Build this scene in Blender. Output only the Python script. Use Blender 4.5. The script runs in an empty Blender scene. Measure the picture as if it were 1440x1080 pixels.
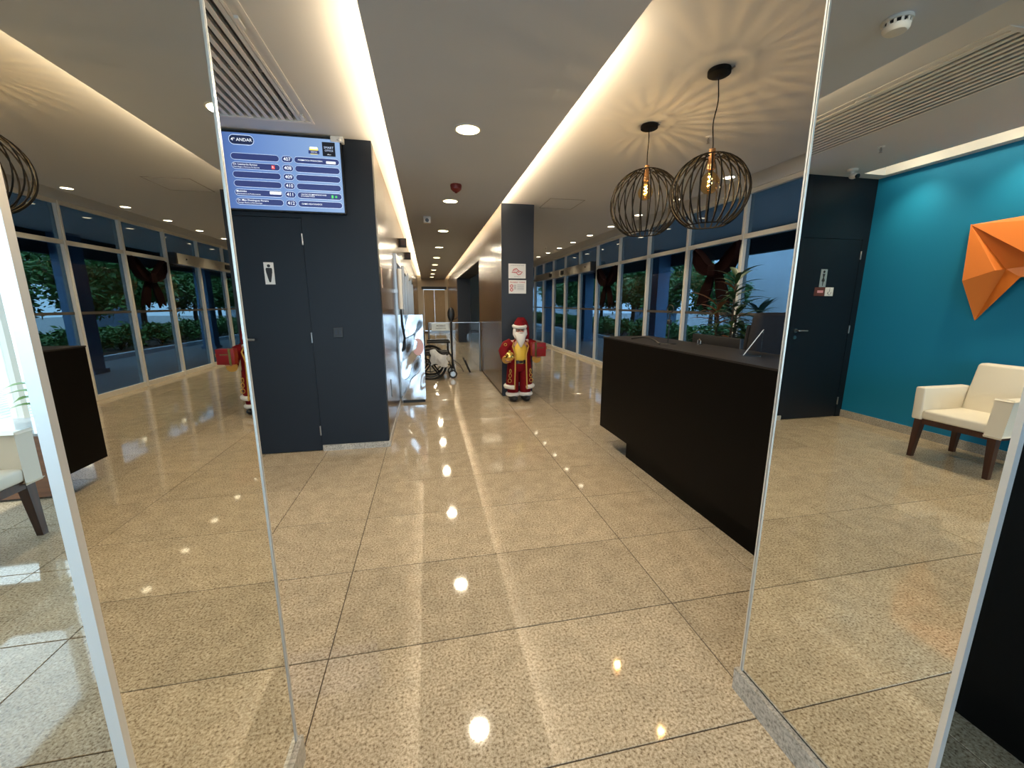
import bpy, bmesh, math, random
from mathutils import Vector, Matrix
random.seed(7)
R = math.radians
scene = bpy.context.scene
COL = scene.collection

# ---------------------------------------------------------------- camera, sky, sun, exposure
cam_d = bpy.data.cameras.new('camera'); cam = bpy.data.objects.new('camera', cam_d); COL.objects.link(cam)
cam_d.sensor_width = 36.0; cam_d.lens = 569.6 / 1440 * 36; cam_d.clip_start = 0.02
cam.location = (0, 0, 1.5); cam.rotation_euler = (R(90 - 11.247), 0, R(-11.669))
scene.camera = cam

world = bpy.data.worlds.new('sky'); scene.world = world; world.use_nodes = True
bg = world.node_tree.nodes['Background']
bg.inputs[0].default_value = (0.64, 0.83, 1.0, 1); bg.inputs[1].default_value = 3.3

sun_d = bpy.data.lights.new('sun', 'SUN'); sun_d.energy = 3.0; sun_d.angle = R(1.0); sun_d.color = (1, .95, .86)
sun = bpy.data.objects.new('sun', sun_d); COL.objects.link(sun); sun.rotation_euler = (R(-8), R(-18), 0)

vs = scene.view_settings
vs.view_transform = 'Standard'; vs.look = 'None'; vs.gamma = 1.0; vs.use_curve_mapping = False
vs.exposure = 0.85
cy = scene.cycles
cy.max_bounces = 10; cy.diffuse_bounces = 4; cy.glossy_bounces = 6; cy.transparent_max_bounces = 24; cy.transmission_bounces = 6
cy.caustics_reflective = False; cy.caustics_refractive = False; cy.sample_clamp_indirect = 6.0; cy.blur_glossy = 0.3

# key dimensions, in metres, camera foot at the origin, corridor along +y
XL, XR = -0.474, 1.146          # planes of the two mirrors
YLF, YLN, YRF, YRN = 1.20, 0.602, 1.13, 0.551
YB, XB = 4.304, -0.449          # black wall front, its corridor corner
ZC, ZS = 2.98, 2.795            # upper ceiling, lowered soffit
SL, SR = -0.246, 1.014
XP, XP2, YP = 1.157, 1.668, 6.405
XF, XT, YE, YK = 4.221, -3.152, 23.2, -6.0
MULL0, DM, ZTR = 4.95, 1.2105, 2.3745

# ---------------------------------------------------------------- helpers
class MB:
    def __init__(s): s.v = []; s.f = []
    def add(s, vs, fs):
        n = len(s.v); s.v += [tuple(p) for p in vs]; s.f += [tuple(i + n for i in f) for f in fs]; return s
    def box(s, x0, x1, y0, y1, z0, z1):
        if x0 > x1: x0, x1 = x1, x0
        if y0 > y1: y0, y1 = y1, y0
        if z0 > z1: z0, z1 = z1, z0
        return s.add([(x0,y0,z0),(x1,y0,z0),(x1,y1,z0),(x0,y1,z0),(x0,y0,z1),(x1,y0,z1),(x1,y1,z1),(x0,y1,z1)],
                     [(0,3,2,1),(4,5,6,7),(0,1,5,4),(1,2,6,5),(2,3,7,6),(3,0,4,7)])
    def rbox(s, x0, x1, y0, y1, z0, z1, r=.01, seg=3):
        bm = bmesh.new(); bmesh.ops.create_cube(bm, size=1)
        for v in bm.verts:
            v.co = Vector(((x0+x1)/2 + v.co.x*(x1-x0), (y0+y1)/2 + v.co.y*(y1-y0), (z0+z1)/2 + v.co.z*(z1-z0)))
        bmesh.ops.bevel(bm, geom=bm.edges[:], offset=r, segments=seg, affect='EDGES', profile=.5)
        bm.verts.index_update()
        s.add([v.co[:] for v in bm.verts], [[v.index for v in f.verts] for f in bm.faces]); bm.free(); return s
    def hull(s, ring0, ring1):                       # two rings of equal length joined, capped
        n = len(ring0); fs = [tuple(range(n-1,-1,-1)), tuple(range(n, 2*n))]
        fs += [(i, (i+1) % n, n+(i+1) % n, n+i) for i in range(n)]
        return s.add(list(ring0)+list(ring1), fs)
    def tube(s, pts, rad, n=8, closed=False, cap=True):
        pts = [Vector(p) for p in pts]; m = len(pts); rr = rad if isinstance(rad, (list, tuple)) else [rad]*m
        vs_ = []; prev = None
        for i, p in enumerate(pts):
            a = pts[(i-1) % m] if (closed or i > 0) else p; b = pts[(i+1) % m] if (closed or i < m-1) else p
            t = (b-a).normalized() if (b-a).length > 1e-9 else Vector((0,0,1))
            if prev is None:
                u = t.orthogonal().normalized()
            else:
                u = prev - t*prev.dot(t); u = u.normalized() if u.length > 1e-6 else t.orthogonal().normalized()
            prev = u; w = t.cross(u)
            for k in range(n):
                an = 2*math.pi*k/n; vs_.append(p + (u*math.cos(an)+w*math.sin(an))*rr[i])
        fs = []
        for i in range(m if closed else m-1):
            j = (i+1) % m
            for k in range(n): fs.append((i*n+k, i*n+(k+1) % n, j*n+(k+1) % n, j*n+k))
        if cap and not closed: fs += [tuple(range(n-1,-1,-1)), tuple(range((m-1)*n, m*n))]
        return s.add(vs_, fs)
    def cyl(s, p0, p1, r, n=16): return s.tube([p0, p1], r, n)
    def lathe(s, prof, n=24, o=(0,0,0), sx=1, sy=1, cap=True):   # prof: (radius, z)
        vs_ = []; fs = []
        for r, z in prof:
            for k in range(n):
                a = 2*math.pi*k/n; vs_.append((o[0]+r*sx*math.cos(a), o[1]+r*sy*math.sin(a), o[2]+z))
        for i in range(len(prof)-1):
            for k in range(n): fs.append((i*n+k, i*n+(k+1) % n, (i+1)*n+(k+1) % n, (i+1)*n+k))
        if cap: fs += [tuple(range(n-1,-1,-1)), tuple(range((len(prof)-1)*n, len(prof)*n))]
        return s.add(vs_, fs)
    def ball(s, c, r, n=16, m=10):
        r = r if isinstance(r, (list, tuple)) else (r, r, r)
        pr = [(max(1e-4, math.sin(math.pi*i/m)), -math.cos(math.pi*i/m)) for i in range(m+1)]
        b = MB().lathe(pr, n); return s.add([(c[0]+x*r[0], c[1]+y*r[1], c[2]+z*r[2]) for x, y, z in b.v], b.f)
    def prism(s, poly, axis, a, b):                   # polygon (2-D) extruded along an axis
        def p3(p, d): return (d,p[0],p[1]) if axis == 'x' else (p[0],d,p[1]) if axis == 'y' else (p[0],p[1],d)
        return s.hull([p3(p, a) for p in poly], [p3(p, b) for p in poly])
    def xf(s, M): s.v = [tuple(M @ Vector(p)) for p in s.v]; return s
    def mesh(s, name):
        me = bpy.data.meshes.new(name); me.from_pydata(s.v, [], s.f)
        bm = bmesh.new(); bm.from_mesh(me); bmesh.ops.recalc_face_normals(bm, faces=bm.faces[:]); bm.to_mesh(me); bm.free()
        me.polygons.foreach_set('use_smooth', [True]*len(me.polygons)); me.set_sharp_from_angle(angle=R(38)); return me
    def build(s, name, mat, parent=None):
        return link(name, s.mesh(name), mat, parent)

def link(name, me, mat, parent=None, loc=None, rot=None):
    if mat is not None and len(me.materials) == 0: me.materials.append(mat)
    o = bpy.data.objects.new(name, me); COL.objects.link(o)
    if parent is not None: o.parent = parent
    if loc is not None: o.location = loc
    if rot is not None: o.rotation_euler = rot
    return o
def tag(o, label=None, cat=None, group=None, kind=None):
    if label: o['label'] = label
    if cat: o['category'] = cat
    if group: o['group'] = group
    if kind: o['kind'] = kind
    return o
def thing(name, label, cat, loc=(0,0,0), rz=0, group=None):
    o = bpy.data.objects.new(name, None); COL.objects.link(o); o.empty_display_size = .1
    o.location = loc; o.rotation_euler = (0,0,rz); return tag(o, label, cat, group)
def struct(name, label, cat='structure'):
    o = bpy.data.objects.new(name, None); COL.objects.link(o); o.empty_display_size = .1
    return tag(o, label, cat, kind='structure')
def smesh(name, mb, mat, label, cat):
    return tag(mb.build(name, mat), label, cat, kind='structure')
def copy_tree(o, parent=None):
    c = o.copy(); COL.objects.link(c)
    if parent is not None: c.parent = parent
    for ch in list(o.children): copy_tree(ch, c)
    return c
def text(name, body, size, mat, parent, M, align='CENTER', th=.0006, bold=False):
    cu = bpy.data.curves.new('t', 'FONT'); cu.body = body; cu.size = size; cu.align_x = align; cu.align_y = 'CENTER'; cu.extrude = th
    cu.resolution_u = 3
    if bold: cu.offset = size*.006
    to = bpy.data.objects.new('t', cu); COL.objects.link(to)
    dg = bpy.context.evaluated_depsgraph_get(); me = bpy.data.meshes.new_from_object(to.evaluated_get(dg))
    bpy.data.objects.remove(to); bpy.data.curves.remove(cu)
    me.transform(M); me.materials.clear()
    return link(name, me, mat, parent)
def light(name, kind, loc, power, color, parent, rot=(0,0,0), size=None, sizey=None, spot=None, blend=.5):
    d = bpy.data.lights.new(name, kind); d.energy = power; d.color = color
    if kind == 'AREA':
        if sizey: d.shape = 'RECTANGLE'; d.size = size; d.size_y = sizey
        else: d.shape = 'DISK'; d.size = size
    else: d.shadow_soft_size = size or .02
    if spot: d.spot_size = R(spot); d.spot_blend = blend
    o = bpy.data.objects.new(name, d); COL.objects.link(o); o.location = loc; o.rotation_euler = rot
    if parent is not None: o.parent = parent
    return o

# ---------------------------------------------------------------- materials
def nt(name):
    m = bpy.data.materials.new(name); m.use_nodes = True; t = m.node_tree; return m, t, t.nodes['Principled BSDF']
def pm(name, col, rough=.5, metal=0., spec=.5, coat=0., bump=0., bscale=200., vary=0., vscale=3.):
    m, t, b = nt(name); b.inputs['Base Color'].default_value = (*col, 1); b.inputs['Roughness'].default_value = rough
    b.inputs['Metallic'].default_value = metal; b.inputs['Specular IOR Level'].default_value = spec
    b.inputs['Coat Weight'].default_value = coat; b.inputs['Coat Roughness'].default_value = .08
    if bump or vary:
        tc = t.nodes.new('ShaderNodeTexCoord')
    if vary:
        n = t.nodes.new('ShaderNodeTexNoise'); n.inputs['Scale'].default_value = vscale; n.inputs['Detail'].default_value = 4
        t.links.new(tc.outputs['Object'], n.inputs['Vector'])
        mx = t.nodes.new('ShaderNodeMix'); mx.data_type = 'RGBA'; t.links.new(n.outputs[0], mx.inputs[0])
        mx.inputs[6].default_value = (*[c*(1-vary) for c in col], 1); mx.inputs[7].default_value = (*[min(1, c*(1+vary)) for c in col], 1)
        t.links.new(mx.outputs[2], b.inputs['Base Color'])
    if bump:
        n = t.nodes.new('ShaderNodeTexNoise'); n.inputs['Scale'].default_value = bscale; n.inputs['Detail'].default_value = 2
        t.links.new(tc.outputs['Object'], n.inputs['Vector'])
        bp = t.nodes.new('ShaderNodeBump'); bp.inputs['Strength'].default_value = bump; bp.inputs['Distance'].default_value = .002
        t.links.new(n.outputs[0], bp.inputs['Height']); t.links.new(bp.outputs[0], b.inputs['Normal'])
    return m
def em(name, col, st):
    m, t, b = nt(name); b.inputs['Base Color'].default_value = (*[min(c, .8) for c in col], 1)
    b.inputs['Emission Color'].default_value = (*col, 1); b.inputs['Emission Strength'].default_value = st; b.inputs['Roughness'].default_value = .4
    return m
def glassm(name, tint, refl=1.0, ior=1.45):
    m, t, b = nt(name); t.nodes.remove(b); out = t.nodes['Material Output']
    tr = t.nodes.new('ShaderNodeBsdfTransparent'); tr.inputs[0].default_value = (*tint, 1)
    gl = t.nodes.new('ShaderNodeBsdfGlossy'); gl.inputs['Roughness'].default_value = 0.0; gl.inputs[0].default_value = (refl, refl, refl, 1)
    fr = t.nodes.new('ShaderNodeFresnel'); ge = t.nodes.new('ShaderNodeNewGeometry'); mr = t.nodes.new('ShaderNodeMapRange')
    mr.inputs[3].default_value = ior; mr.inputs[4].default_value = 1/ior; t.links.new(ge.outputs['Backfacing'], mr.inputs[0]); t.links.new(mr.outputs[0], fr.inputs[0])
    mx = t.nodes.new('ShaderNodeMixShader'); t.links.new(fr.outputs[0], mx.inputs[0]); t.links.new(tr.outputs[0], mx.inputs[1]); t.links.new(gl.outputs[0], mx.inputs[2])
    t.links.new(mx.outputs[0], out.inputs[0]); return m
def mirrorm(name, tint):
    m, t, b = nt(name); b.inputs['Base Color'].default_value = (*tint, 1); b.inputs['Metallic'].default_value = 1; b.inputs['Roughness'].default_value = 0.0
    return m
def granite(name, dark, mid, lite, rough=.09, spec=.5, tone=True):
    m, t, b = nt(name); N = t.nodes.new; L = t.links.new
    geo = N('ShaderNodeNewGeometry'); oi = N('ShaderNodeObjectInfo')
    n1 = N('ShaderNodeTexNoise'); n1.inputs['Scale'].default_value = 95; n1.inputs['Detail'].default_value = 4; n1.inputs['Roughness'].default_value = .7
    n2 = N('ShaderNodeTexNoise'); n2.inputs['Scale'].default_value = 9; n2.inputs['Detail'].default_value = 5
    L(geo.outputs['Position'], n1.inputs['Vector']); L(geo.outputs['Position'], n2.inputs['Vector'])
    cr = N('ShaderNodeValToRGB'); cr.color_ramp.elements[0].position = .34; cr.color_ramp.elements[0].color = (*dark, 1)
    cr.color_ramp.elements[1].position = .66; cr.color_ramp.elements[1].color = (*lite, 1)
    e = cr.color_ramp.elements.new(.47); e.color = (*mid, 1)
    L(n1.outputs[0], cr.inputs[0])
    mr = N('ShaderNodeMapRange'); mr.inputs[1].default_value = .3; mr.inputs[2].default_value = .7; mr.inputs[3].default_value = .86; mr.inputs[4].default_value = 1.1
    L(n2.outputs[0], mr.inputs[0])
    mr2 = N('ShaderNodeMapRange'); mr2.inputs[3].default_value = .92; mr2.inputs[4].default_value = 1.05; L(oi.outputs['Random'], mr2.inputs[0])
    mu = N('ShaderNodeMath'); mu.operation = 'MULTIPLY'; L(mr.outputs[0], mu.inputs[0]); L(mr2.outputs[0], mu.inputs[1])
    vm = N('ShaderNodeVectorMath'); vm.operation = 'SCALE'; L(cr.outputs[0], vm.inputs[0]); L(mu.outputs[0], vm.inputs['Scale'])
    L(vm.outputs[0], b.inputs['Base Color']); b.inputs['Roughness'].default_value = rough; b.inputs['Specular IOR Level'].default_value = spec
    return m
def wood(name, c0, c1, rough=.3, spec=.5, axis=2, scale=1.0, coat=0.):
    m, t, b = nt(name); N = t.nodes.new; L = t.links.new
    geo = N('ShaderNodeNewGeometry'); mp = N('ShaderNodeMapping'); sc = [28*scale, 28*scale, 28*scale]; sc[axis] = 1.4*scale
    mp.inputs['Scale'].default_value = sc; L(geo.outputs['Position'], mp.inputs[0])
    n = N('ShaderNodeTexNoise'); n.inputs['Scale'].default_value = 1; n.inputs['Detail'].default_value = 6; n.inputs['Roughness'].default_value = .65
    L(mp.outputs[0], n.inputs['Vector'])
    cr = N('ShaderNodeValToRGB'); cr.color_ramp.elements[0].position = .3; cr.color_ramp.elements[0].color = (*c0, 1)
    cr.color_ramp.elements[1].position = .7; cr.color_ramp.elements[1].color = (*c1, 1); L(n.outputs[0], cr.inputs[0]); L(cr.outputs[0], b.inputs['Base Color'])
    b.inputs['Roughness'].default_value = rough; b.inputs['Specular IOR Level'].default_value = spec; b.inputs['Coat Weight'].default_value = coat; b.inputs['Coat Roughness'].default_value = .1
    return m
M = {}
M['granite'] = granite('floor_granite', (.17,.115,.07), (.46,.37,.255), (.70,.60,.46), rough=.05)
M['granite_grey'] = granite('skirting_granite', (.20,.18,.15), (.45,.42,.37), (.66,.62,.56), rough=.3)
M['joint'] = pm('joint', (.06,.04,.025), .7)
M['ceil'] = pm('ceiling_paint', (.69,.70,.71), .8, spec=.2)
M['soffit'] = pm('soffit_paint', (.60,.67,.79), .8, spec=.2)
M['white'] = pm('white_paint', (.82,.80,.76), .5)
M['cream'] = pm('cream_wall', (.62,.54,.42), .7)
M['black_wall'] = pm('charcoal_laminate', (.006,.010,.017), .45, spec=.3, bump=.05, bscale=300)
M['slate'] = pm('slate_panel', (.022,.028,.040), .5, spec=.35)
M['teal'] = pm('teal_paint', (.009,.240,.470), .6, spec=.3, bump=.12, bscale=250)
M['wood'] = wood('corridor_wood', (.055,.030,.014), (.155,.092,.045), .22, .5, 2)
M['table_wood'] = wood('table_wood', (.10,.035,.014), (.22,.085,.035), .35, .5, 0)
M['leg_wood'] = wood('dark_leg_wood', (.030,.010,.006), (.075,.026,.014), .4, .5, 2)
M['desk'] = pm('black_desk', (.003,.0024,.002), .45, spec=.08, vary=.2, vscale=20)
M['desk_top'] = pm('desk_top', (.016,.013,.012), .42, spec=.5)
M['alu'] = pm('aluminium', (.78,.78,.76), .35, metal=.55)
M['alu_white'] = pm('white_aluminium', (.80,.77,.70), .4)
M['steel'] = pm('stainless', (.40,.39,.38), .28, metal=1)
M['chrome'] = pm('chrome', (.85,.85,.85), .08, metal=1)
M['mirror'] = mirrorm('mirror_glass', (.84,.84,.78))
M['glass_blue'] = glassm('tinted_facade_glass', (.26,.34,.40), .9)
M['glass_clear'] = glassm('clear_glass', (.95,.98,.99), 1.0)
M['glass_vase'] = glassm('vase_glass', (.80,.86,.86), 1.0)
M['black'] = pm('black_plastic', (.008,.008,.009), .4)
M['matt_black'] = pm('matt_black_metal', (.006,.0055,.005), .6, spec=.15)
M['rubber'] = pm('rubber', (.012,.012,.012), .7)
M['white_pl'] = pm('white_plastic', (.80,.80,.78), .4)
M['cushion'] = pm('white_leather', (.83,.79,.71), .5, bump=.08, bscale=120)
M['orange'] = pm('orange_metal', (.72,.20,.03), .45, spec=.5)
M['red_pl'] = pm('dark_red_plastic', (.16,.01,.01), .4)
M['red_fab'] = pm('red_velvet', (.19,.005,.009), .85, spec=.2, vary=.25, vscale=30)
M['fur'] = pm('white_fur', (.80,.78,.74), .95, spec=.1, bump=.9, bscale=160)
M['skin'] = pm('doll_skin', (.60,.33,.24), .55)
M['gold'] = pm('gold', (.85,.58,.16), .22, metal=1)
M['gold_thread'] = pm('gold_thread', (.62,.36,.08), .5, metal=.4)
M['yellow'] = pm('yellow_satin', (.86,.58,.07), .45)
M['bow'] = pm('maroon_ribbon', (.008,.0016,.002), .8, spec=.1)
M['leaf'] = pm('leaf', (.10,.24,.06), .5, vary=.5, vscale=2)
M['leaf_dark'] = pm('indoor_leaf', (.030,.075,.022), .4, vary=.4, vscale=4)
M['leaf_rust'] = pm('rust_leaf', (.22,.075,.022), .5)
M['leaf_lime'] = pm('lime_leaf', (.16,.30,.035), .45)
M['trunk'] = pm('bark', (.10,.07,.05), .85, bump=.6, bscale=40)
M['soil'] = pm('soil', (.05,.035,.025), .95, bump=.8, bscale=60)
M['pot'] = pm('dark_pot', (.03,.03,.03), .5)
M['paving'] = granite('terrace_paving', (.15,.16,.17), (.24,.25,.26), (.32,.34,.35), rough=.55)
M['stucco'] = pm('pale_stucco', (.74,.82,.90), .85, vary=.1, vscale=1)
M['stucco_blue'] = pm('blue_stucco', (.22,.36,.55), .85, vary=.12, vscale=1)
M['canopy'] = pm('canopy_paint', (.82,.83,.84), .8)
M['beam'] = pm('dark_beam', (.05,.055,.06), .7)
M['downlight'] = em('downlight_disc', (1,.84,.42), 9.0)
M['spot_em'] = em('spotlight_lens', (1,.86,.6), 6.0)
M['filament'] = em('filament', (1,.50,.14), 60.0)
M['bulb'] = glassm('amber_bulb_glass', (1,.80,.48), 1.0)
M['brass'] = pm('copper_socket', (.75,.40,.18), .25, metal=1)
M['beige_door'] = wood('beige_door', (.36,.26,.15), (.44,.33,.20), .5, .4, 2)
M['dark_cloth'] = pm('dark_cloth', (.012,.012,.016), .8, vary=.3, vscale=20)
M['brown_sign'] = pm('brown_sign', (.13,.04,.03), .5)
M['grey_sign'] = pm('grey_sign', (.30,.37,.40), .45)
M['ink'] = pm('dark_ink', (.012,.014,.018), .6)
M['red_ink'] = pm('red_ink', (.55,.05,.07), .6)
M['pink_ink'] = pm('pink_ink', (.75,.35,.38), .6)
M['grey_ink'] = pm('grey_ink', (.30,.31,.35), .6)
M['bag'] = pm('printed_bag', (.72,.74,.80), .5, vary=.35, vscale=14)
M['led'] = em('led_tape', (1,.72,.38), 4.0)

# ================================================================ SETTING
# floor: a dark joint bed with granite slabs laid on it
floor = smesh('floor', MB().box(XT-.9, XF+.06, YK, YE+.1, -.2, -.003), M['joint'], 'polished beige speckled granite floor in large slabs', 'floor')
GX0, GX1, ROW0, DROW, J = -.474, 1.166, 1.017, .591, .0045
cols = [(GX0, GX1)]
x = GX0
while x > XT-.9: cols.append((x-DROW, x)); x -= DROW
x = GX1
while x < XF: cols.append((x, min(x+DROW, XF+.02))); x += DROW
tm = {}
def tile_mesh(w, d):
    k = (round(w, 3), round(d, 3))
    if k not in tm:
        a, b, g = w/2-J/2, d/2-J/2, .0015
        tm[k] = MB().add([(-a,-b,-.003),(a,-b,-.003),(a,b,-.003),(-a,b,-.003),(-a,-b,-g),(a,-b,-g),(a,b,-g),(-a,b,-g),(-a+g,-b+g,0),(a-g,-b+g,0),(a-g,b-g,0),(-a+g,b-g,0)],
            [(0,1,5,4),(1,2,6,5),(2,3,7,6),(3,0,4,7),(4,5,9,8),(5,6,10,9),(6,7,11,10),(7,4,8,11),(8,9,10,11)]).mesh('tile')
        tm[k].materials.append(M['granite'])
    return tm[k]
ROWS = range(-6, 17)
for r_ in ROWS:
    y0 = ROW0 + r_*DROW
    for (a, b) in cols:
        if b <= XB+.01 and y0 > YB+.05: continue
        if b <= XT and y0 > -1.2: continue
        link('tile', tile_mesh(b-a, DROW), None, floor, ((a+b)/2, y0+DROW/2, 0))
# beyond the laid rows the slabs run together
ya, yb = ROW0 + ROWS[0]*DROW, ROW0 + (ROWS[-1]+1)*DROW
far = MB()
for k in range(0, 17):
    for (a, b) in cols:
        if b <= XB+.01: continue
        y0 = yb + k*DROW
        if y0 + DROW > YE: continue
        far.add([(a+J/2, y0+J/2, 0), (b-J/2, y0+J/2, 0), (b-J/2, y0+DROW-J/2, 0), (a+J/2, y0+DROW-J/2, 0)], [(0,1,2,3)])
for k in range(0, 6):
    for (a, b) in cols:
        y0 = ya - (k+1)*DROW
        if y0 < YK: continue
        far.add([(a+J/2, y0+J/2, 0), (b-J/2, y0+J/2, 0), (b-J/2, y0+DROW-J/2, 0), (a+J/2, y0+DROW-J/2, 0)], [(0,1,2,3)])
tag(far.build('distant_tiles', M['granite'], floor), kind='stuff')

# ceiling: upper slab with slots along the teal wall and the facade, lowered soffit in the middle
RX0, RX1, FX0, FX1 = -3.05, -2.74, 3.78, 4.14
ceil = MB()
GRX0, GRX1, GRY0, GRY1 = -1.60, -.88, 1.95, 4.0
ceil.box(RX1, GRX0, YK, YE+.1, ZC, ZC+.25).box(GRX0, GRX1, YK, GRY0, ZC, ZC+.25).box(GRX0, GRX1, GRY1, YE+.1, ZC, ZC+.25)
ceil.box(GRX0, GRX1, GRY0, GRY1, ZC+.2, ZC+.25).box(GRX1, FX0, YK, YE+.1, ZC, ZC+.25)
ceil.box(XT-.9, RX0, YK, YE+.1, ZC, ZC+.25).box(FX1, XF+.1, YK, YE+.1, ZC-.03, ZC+.25)
ceil.box(RX0, RX1, YK, YE+.1, ZC+.16, ZC+.25).box(RX0, RX1, 4.16, YE+.1, ZC, ZC+.16).box(FX0, FX1, YK, YE+.1, ZC+.16, ZC+.25)
ceiling = smesh('ceiling', ceil, M['ceil'], 'flat painted upper ceiling washed by warm cove light', 'ceiling')
MB().box(RX0-.02, RX1+.02, YK, 4.17, ZC+.25, ZC+.28).build('slot_cover', M['ceil'], ceiling)
soff = MB().box(SL, SR, -3.5, YE, ZS, ZS+.02)
soff.box(SL, SL+.015, -3.5, YE, ZS+.02, ZS+.045).box(SR-.015, SR, -3.5, YE, ZS+.02, ZS+.045)
soffit = smesh('ceiling_soffit', soff, M['soffit'], 'lowered grey ceiling soffit running down the corridor', 'ceiling')
for xx, s in ((SL+.05, -1), (SR-.05, 1)):
    MB().box(xx-.006, xx+.006, 2.1, YE-.1, ZS+.021, ZS+.026).build('led_tape', M['led'], soffit)
    for a, b in ((2.35, 5), (5, 9), (9, 15), (15, 23)):
        light('cove_light', 'AREA', (xx, (a+b)/2, ZS+.035), (3.6 if s < 0 else 5.8)*(b-a), (1, .76, .48), soffit, (R(180), R(62*s), 0), .02, b-a)
for k in range(4):
    y0 = 6.2 + k*4.2
    MB().box(SL-.0, SL+.02, y0, y0+.01, ZS+.02, ZS+.04).build('soffit_hanger', M['white'], soffit)

# black wall facing the camera with two restroom doors
wf = MB().box(XT-.2, -3.061, YB, YB+.12, 0, ZC).box(-3.061, -2.186, YB, YB+.12, 2.28, ZC).box(-2.186, -1.93, YB, YB+.12, 0, ZC)
wf.box(-1.93, -1.112, YB, YB+.12, 2.28, ZC).box(-1.112, XB, YB, YB+.12, 0, ZC)
wall_front = smesh('wall_front', wf, M['black_wall'], 'charcoal laminate wall with two flush restroom doors', 'wall')
def door(name, x0, x1, hx, hinge_x, label):
    d = struct(name, label, 'door')
    MB().box(x0+.004, x1-.004, YB+.004, YB+.045, .008, 2.276).build('door_leaf', M['black_wall'], d)
    MB().box(x0, x1, YB+.06, YB+.12, 0, 2.28).build('door_lining', M['black'], d)
    for z in (.22, 1.17, 2.09):
        MB().cyl((hinge_x, YB-.006, z-.05), (hinge_x, YB-.006, z+.05), .008, 8).build('hinge', M['steel'], d)
    s = 1 if hinge_x > hx else -1
    h = MB().cyl((hx, YB+.01, 1.165), (hx, YB-.008, 1.165), .026, 16).build('handle', M['steel'], d)
    MB().tube([(hx, YB-.008, 1.165), (hx, YB-.05, 1.165), (hx+s*.02, YB-.055, 1.165), (hx+s*.125, YB-.055, 1.163)], .010, 8).build('lever', M['steel'], h)
    MB().cyl((hx, YB+.01, 1.08), (hx, YB-.006, 1.08), .024, 16).build('keyhole_rose', M['steel'], d)
    return d
door('door_1', -1.93, -1.112, -1.73, -1.117, 'flush charcoal door with male restroom sign below the screen')
door('door_2', -3.061, -2.186, -2.24, -3.058, 'flush black door with accessible restroom signs beside teal wall')
smesh('baseboard_front', MB().box(-1.108, XB+.012, YB-.014, YB, 0, .062).box(-2.182, -1.934, YB-.014, YB, 0, .062), M['granite_grey'], 'pale granite skirting under the charcoal wall', 'baseboard')

# left wall of the corridor: wood panels and lift doors
LY = [6.95, 9.05, 11.15, 13.25]
wl = struct('wall_corridor_left', 'dark wood clad left wall of the corridor with lift doors', 'wall')
MB().box(XT-.1, XB-.08, YB+.12, YE, 0, ZC).build('wall_core', M['black'], wl)
edges = [YB+.12]
for c in LY: edges += [c-.56, c+.56]
edges.append(YE)
for i in range(0, len(edges), 2):
    a, b = edges[i], edges[i+1]; n = max(1, round((b-a)/1.1))
    for k in range(n):
        MB().box(XB-.03, XB, a+(b-a)*k/n+.003, a+(b-a)*(k+1)/n-.003, .06, ZC).build('wood_panel', M['wood'], wl)
for c in LY: MB().box(XB-.03, XB, c-.557, c+.557, 2.24, ZC).build('wood_panel', M['wood'], wl)
MB().box(XB-.08, XB-.031, YB+.12, YE, 0, ZC).build('panel_backing', M['black'], wl)
for n, c in enumerate(LY):
    d = struct('door_%d' % (n+4), 'stainless steel lift door, %s along the corridor' % ('first','second','third','fourth')[n], 'lift door')
    for s in (-1, 1): MB().box(XB-.02, XB+.035, c+s*.51, c+s*.56, 0, 2.22).build('jamb', M['steel'], d)
    MB().box(XB-.02, XB+.035, c-.51, c+.51, 2.10, 2.22).build('head', M['steel'], d)
    MB().box(XB-.028, XB-.012, c-.51, c-.002, .01, 2.10).build('door_leaf', M['steel'], d)
    MB().box(XB-.028, XB-.012, c+.002, c+.51, .01, 2.10).build('door_leaf', M['steel'], d)
smesh('baseboard_corridor_left', MB().box(XB-.03, XB+.012, YB+.0, LY[0]-.565, 0, .062), M['granite_grey'], 'granite skirting along the left corridor wall', 'baseboard')

# right wall of the corridor: wood block with slate end, a wide opening, wood again
wr = struct('wall_corridor_right', 'dark wood and slate wall on the right of the corridor', 'wall')
MB().box(XP+.02, XP2, YP+.02, 9.234, 0, ZC).build('pier_core', M['slate'], wr)
MB().box(XP, XP2, YP, YP+.02, .03, ZC).build('slate_end_panel', M['slate'], wr)
for k in range(3):
    a, b = YP+.02+(9.234-YP-.02)*k/3, YP+.02+(9.234-YP-.02)*(k+1)/3
    MB().box(XP, XP+.02, a+.003, b-.003, .03, ZC).build('wood_panel', M['wood'], wr)
MB().box(XP+.02, XP2, 9.234, 16.05, 2.43, ZC).build('lintel', M['slate'], wr)
for k in range(6):
    a, b = 9.234+(16.05-9.234)*k/6, 9.234+(16.05-9.234)*(k+1)/6
    MB().box(XP, XP+.02, a+.003, b-.003, 2.43, ZC).build('wood_panel', M['wood'], wr)
MB().box(XP+.02, XP2, 16.05, YE, 0, ZC).build('far_core', M['slate'], wr)
for k in range(6):
    a, b = 16.05+(YE-16.05)*k/6, 16.05+(YE-16.05)*(k+1)/6
    MB().box(XP, XP+.02, a+.003, b-.003, .03, ZC).build('wood_panel', M['wood'], wr)

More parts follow.
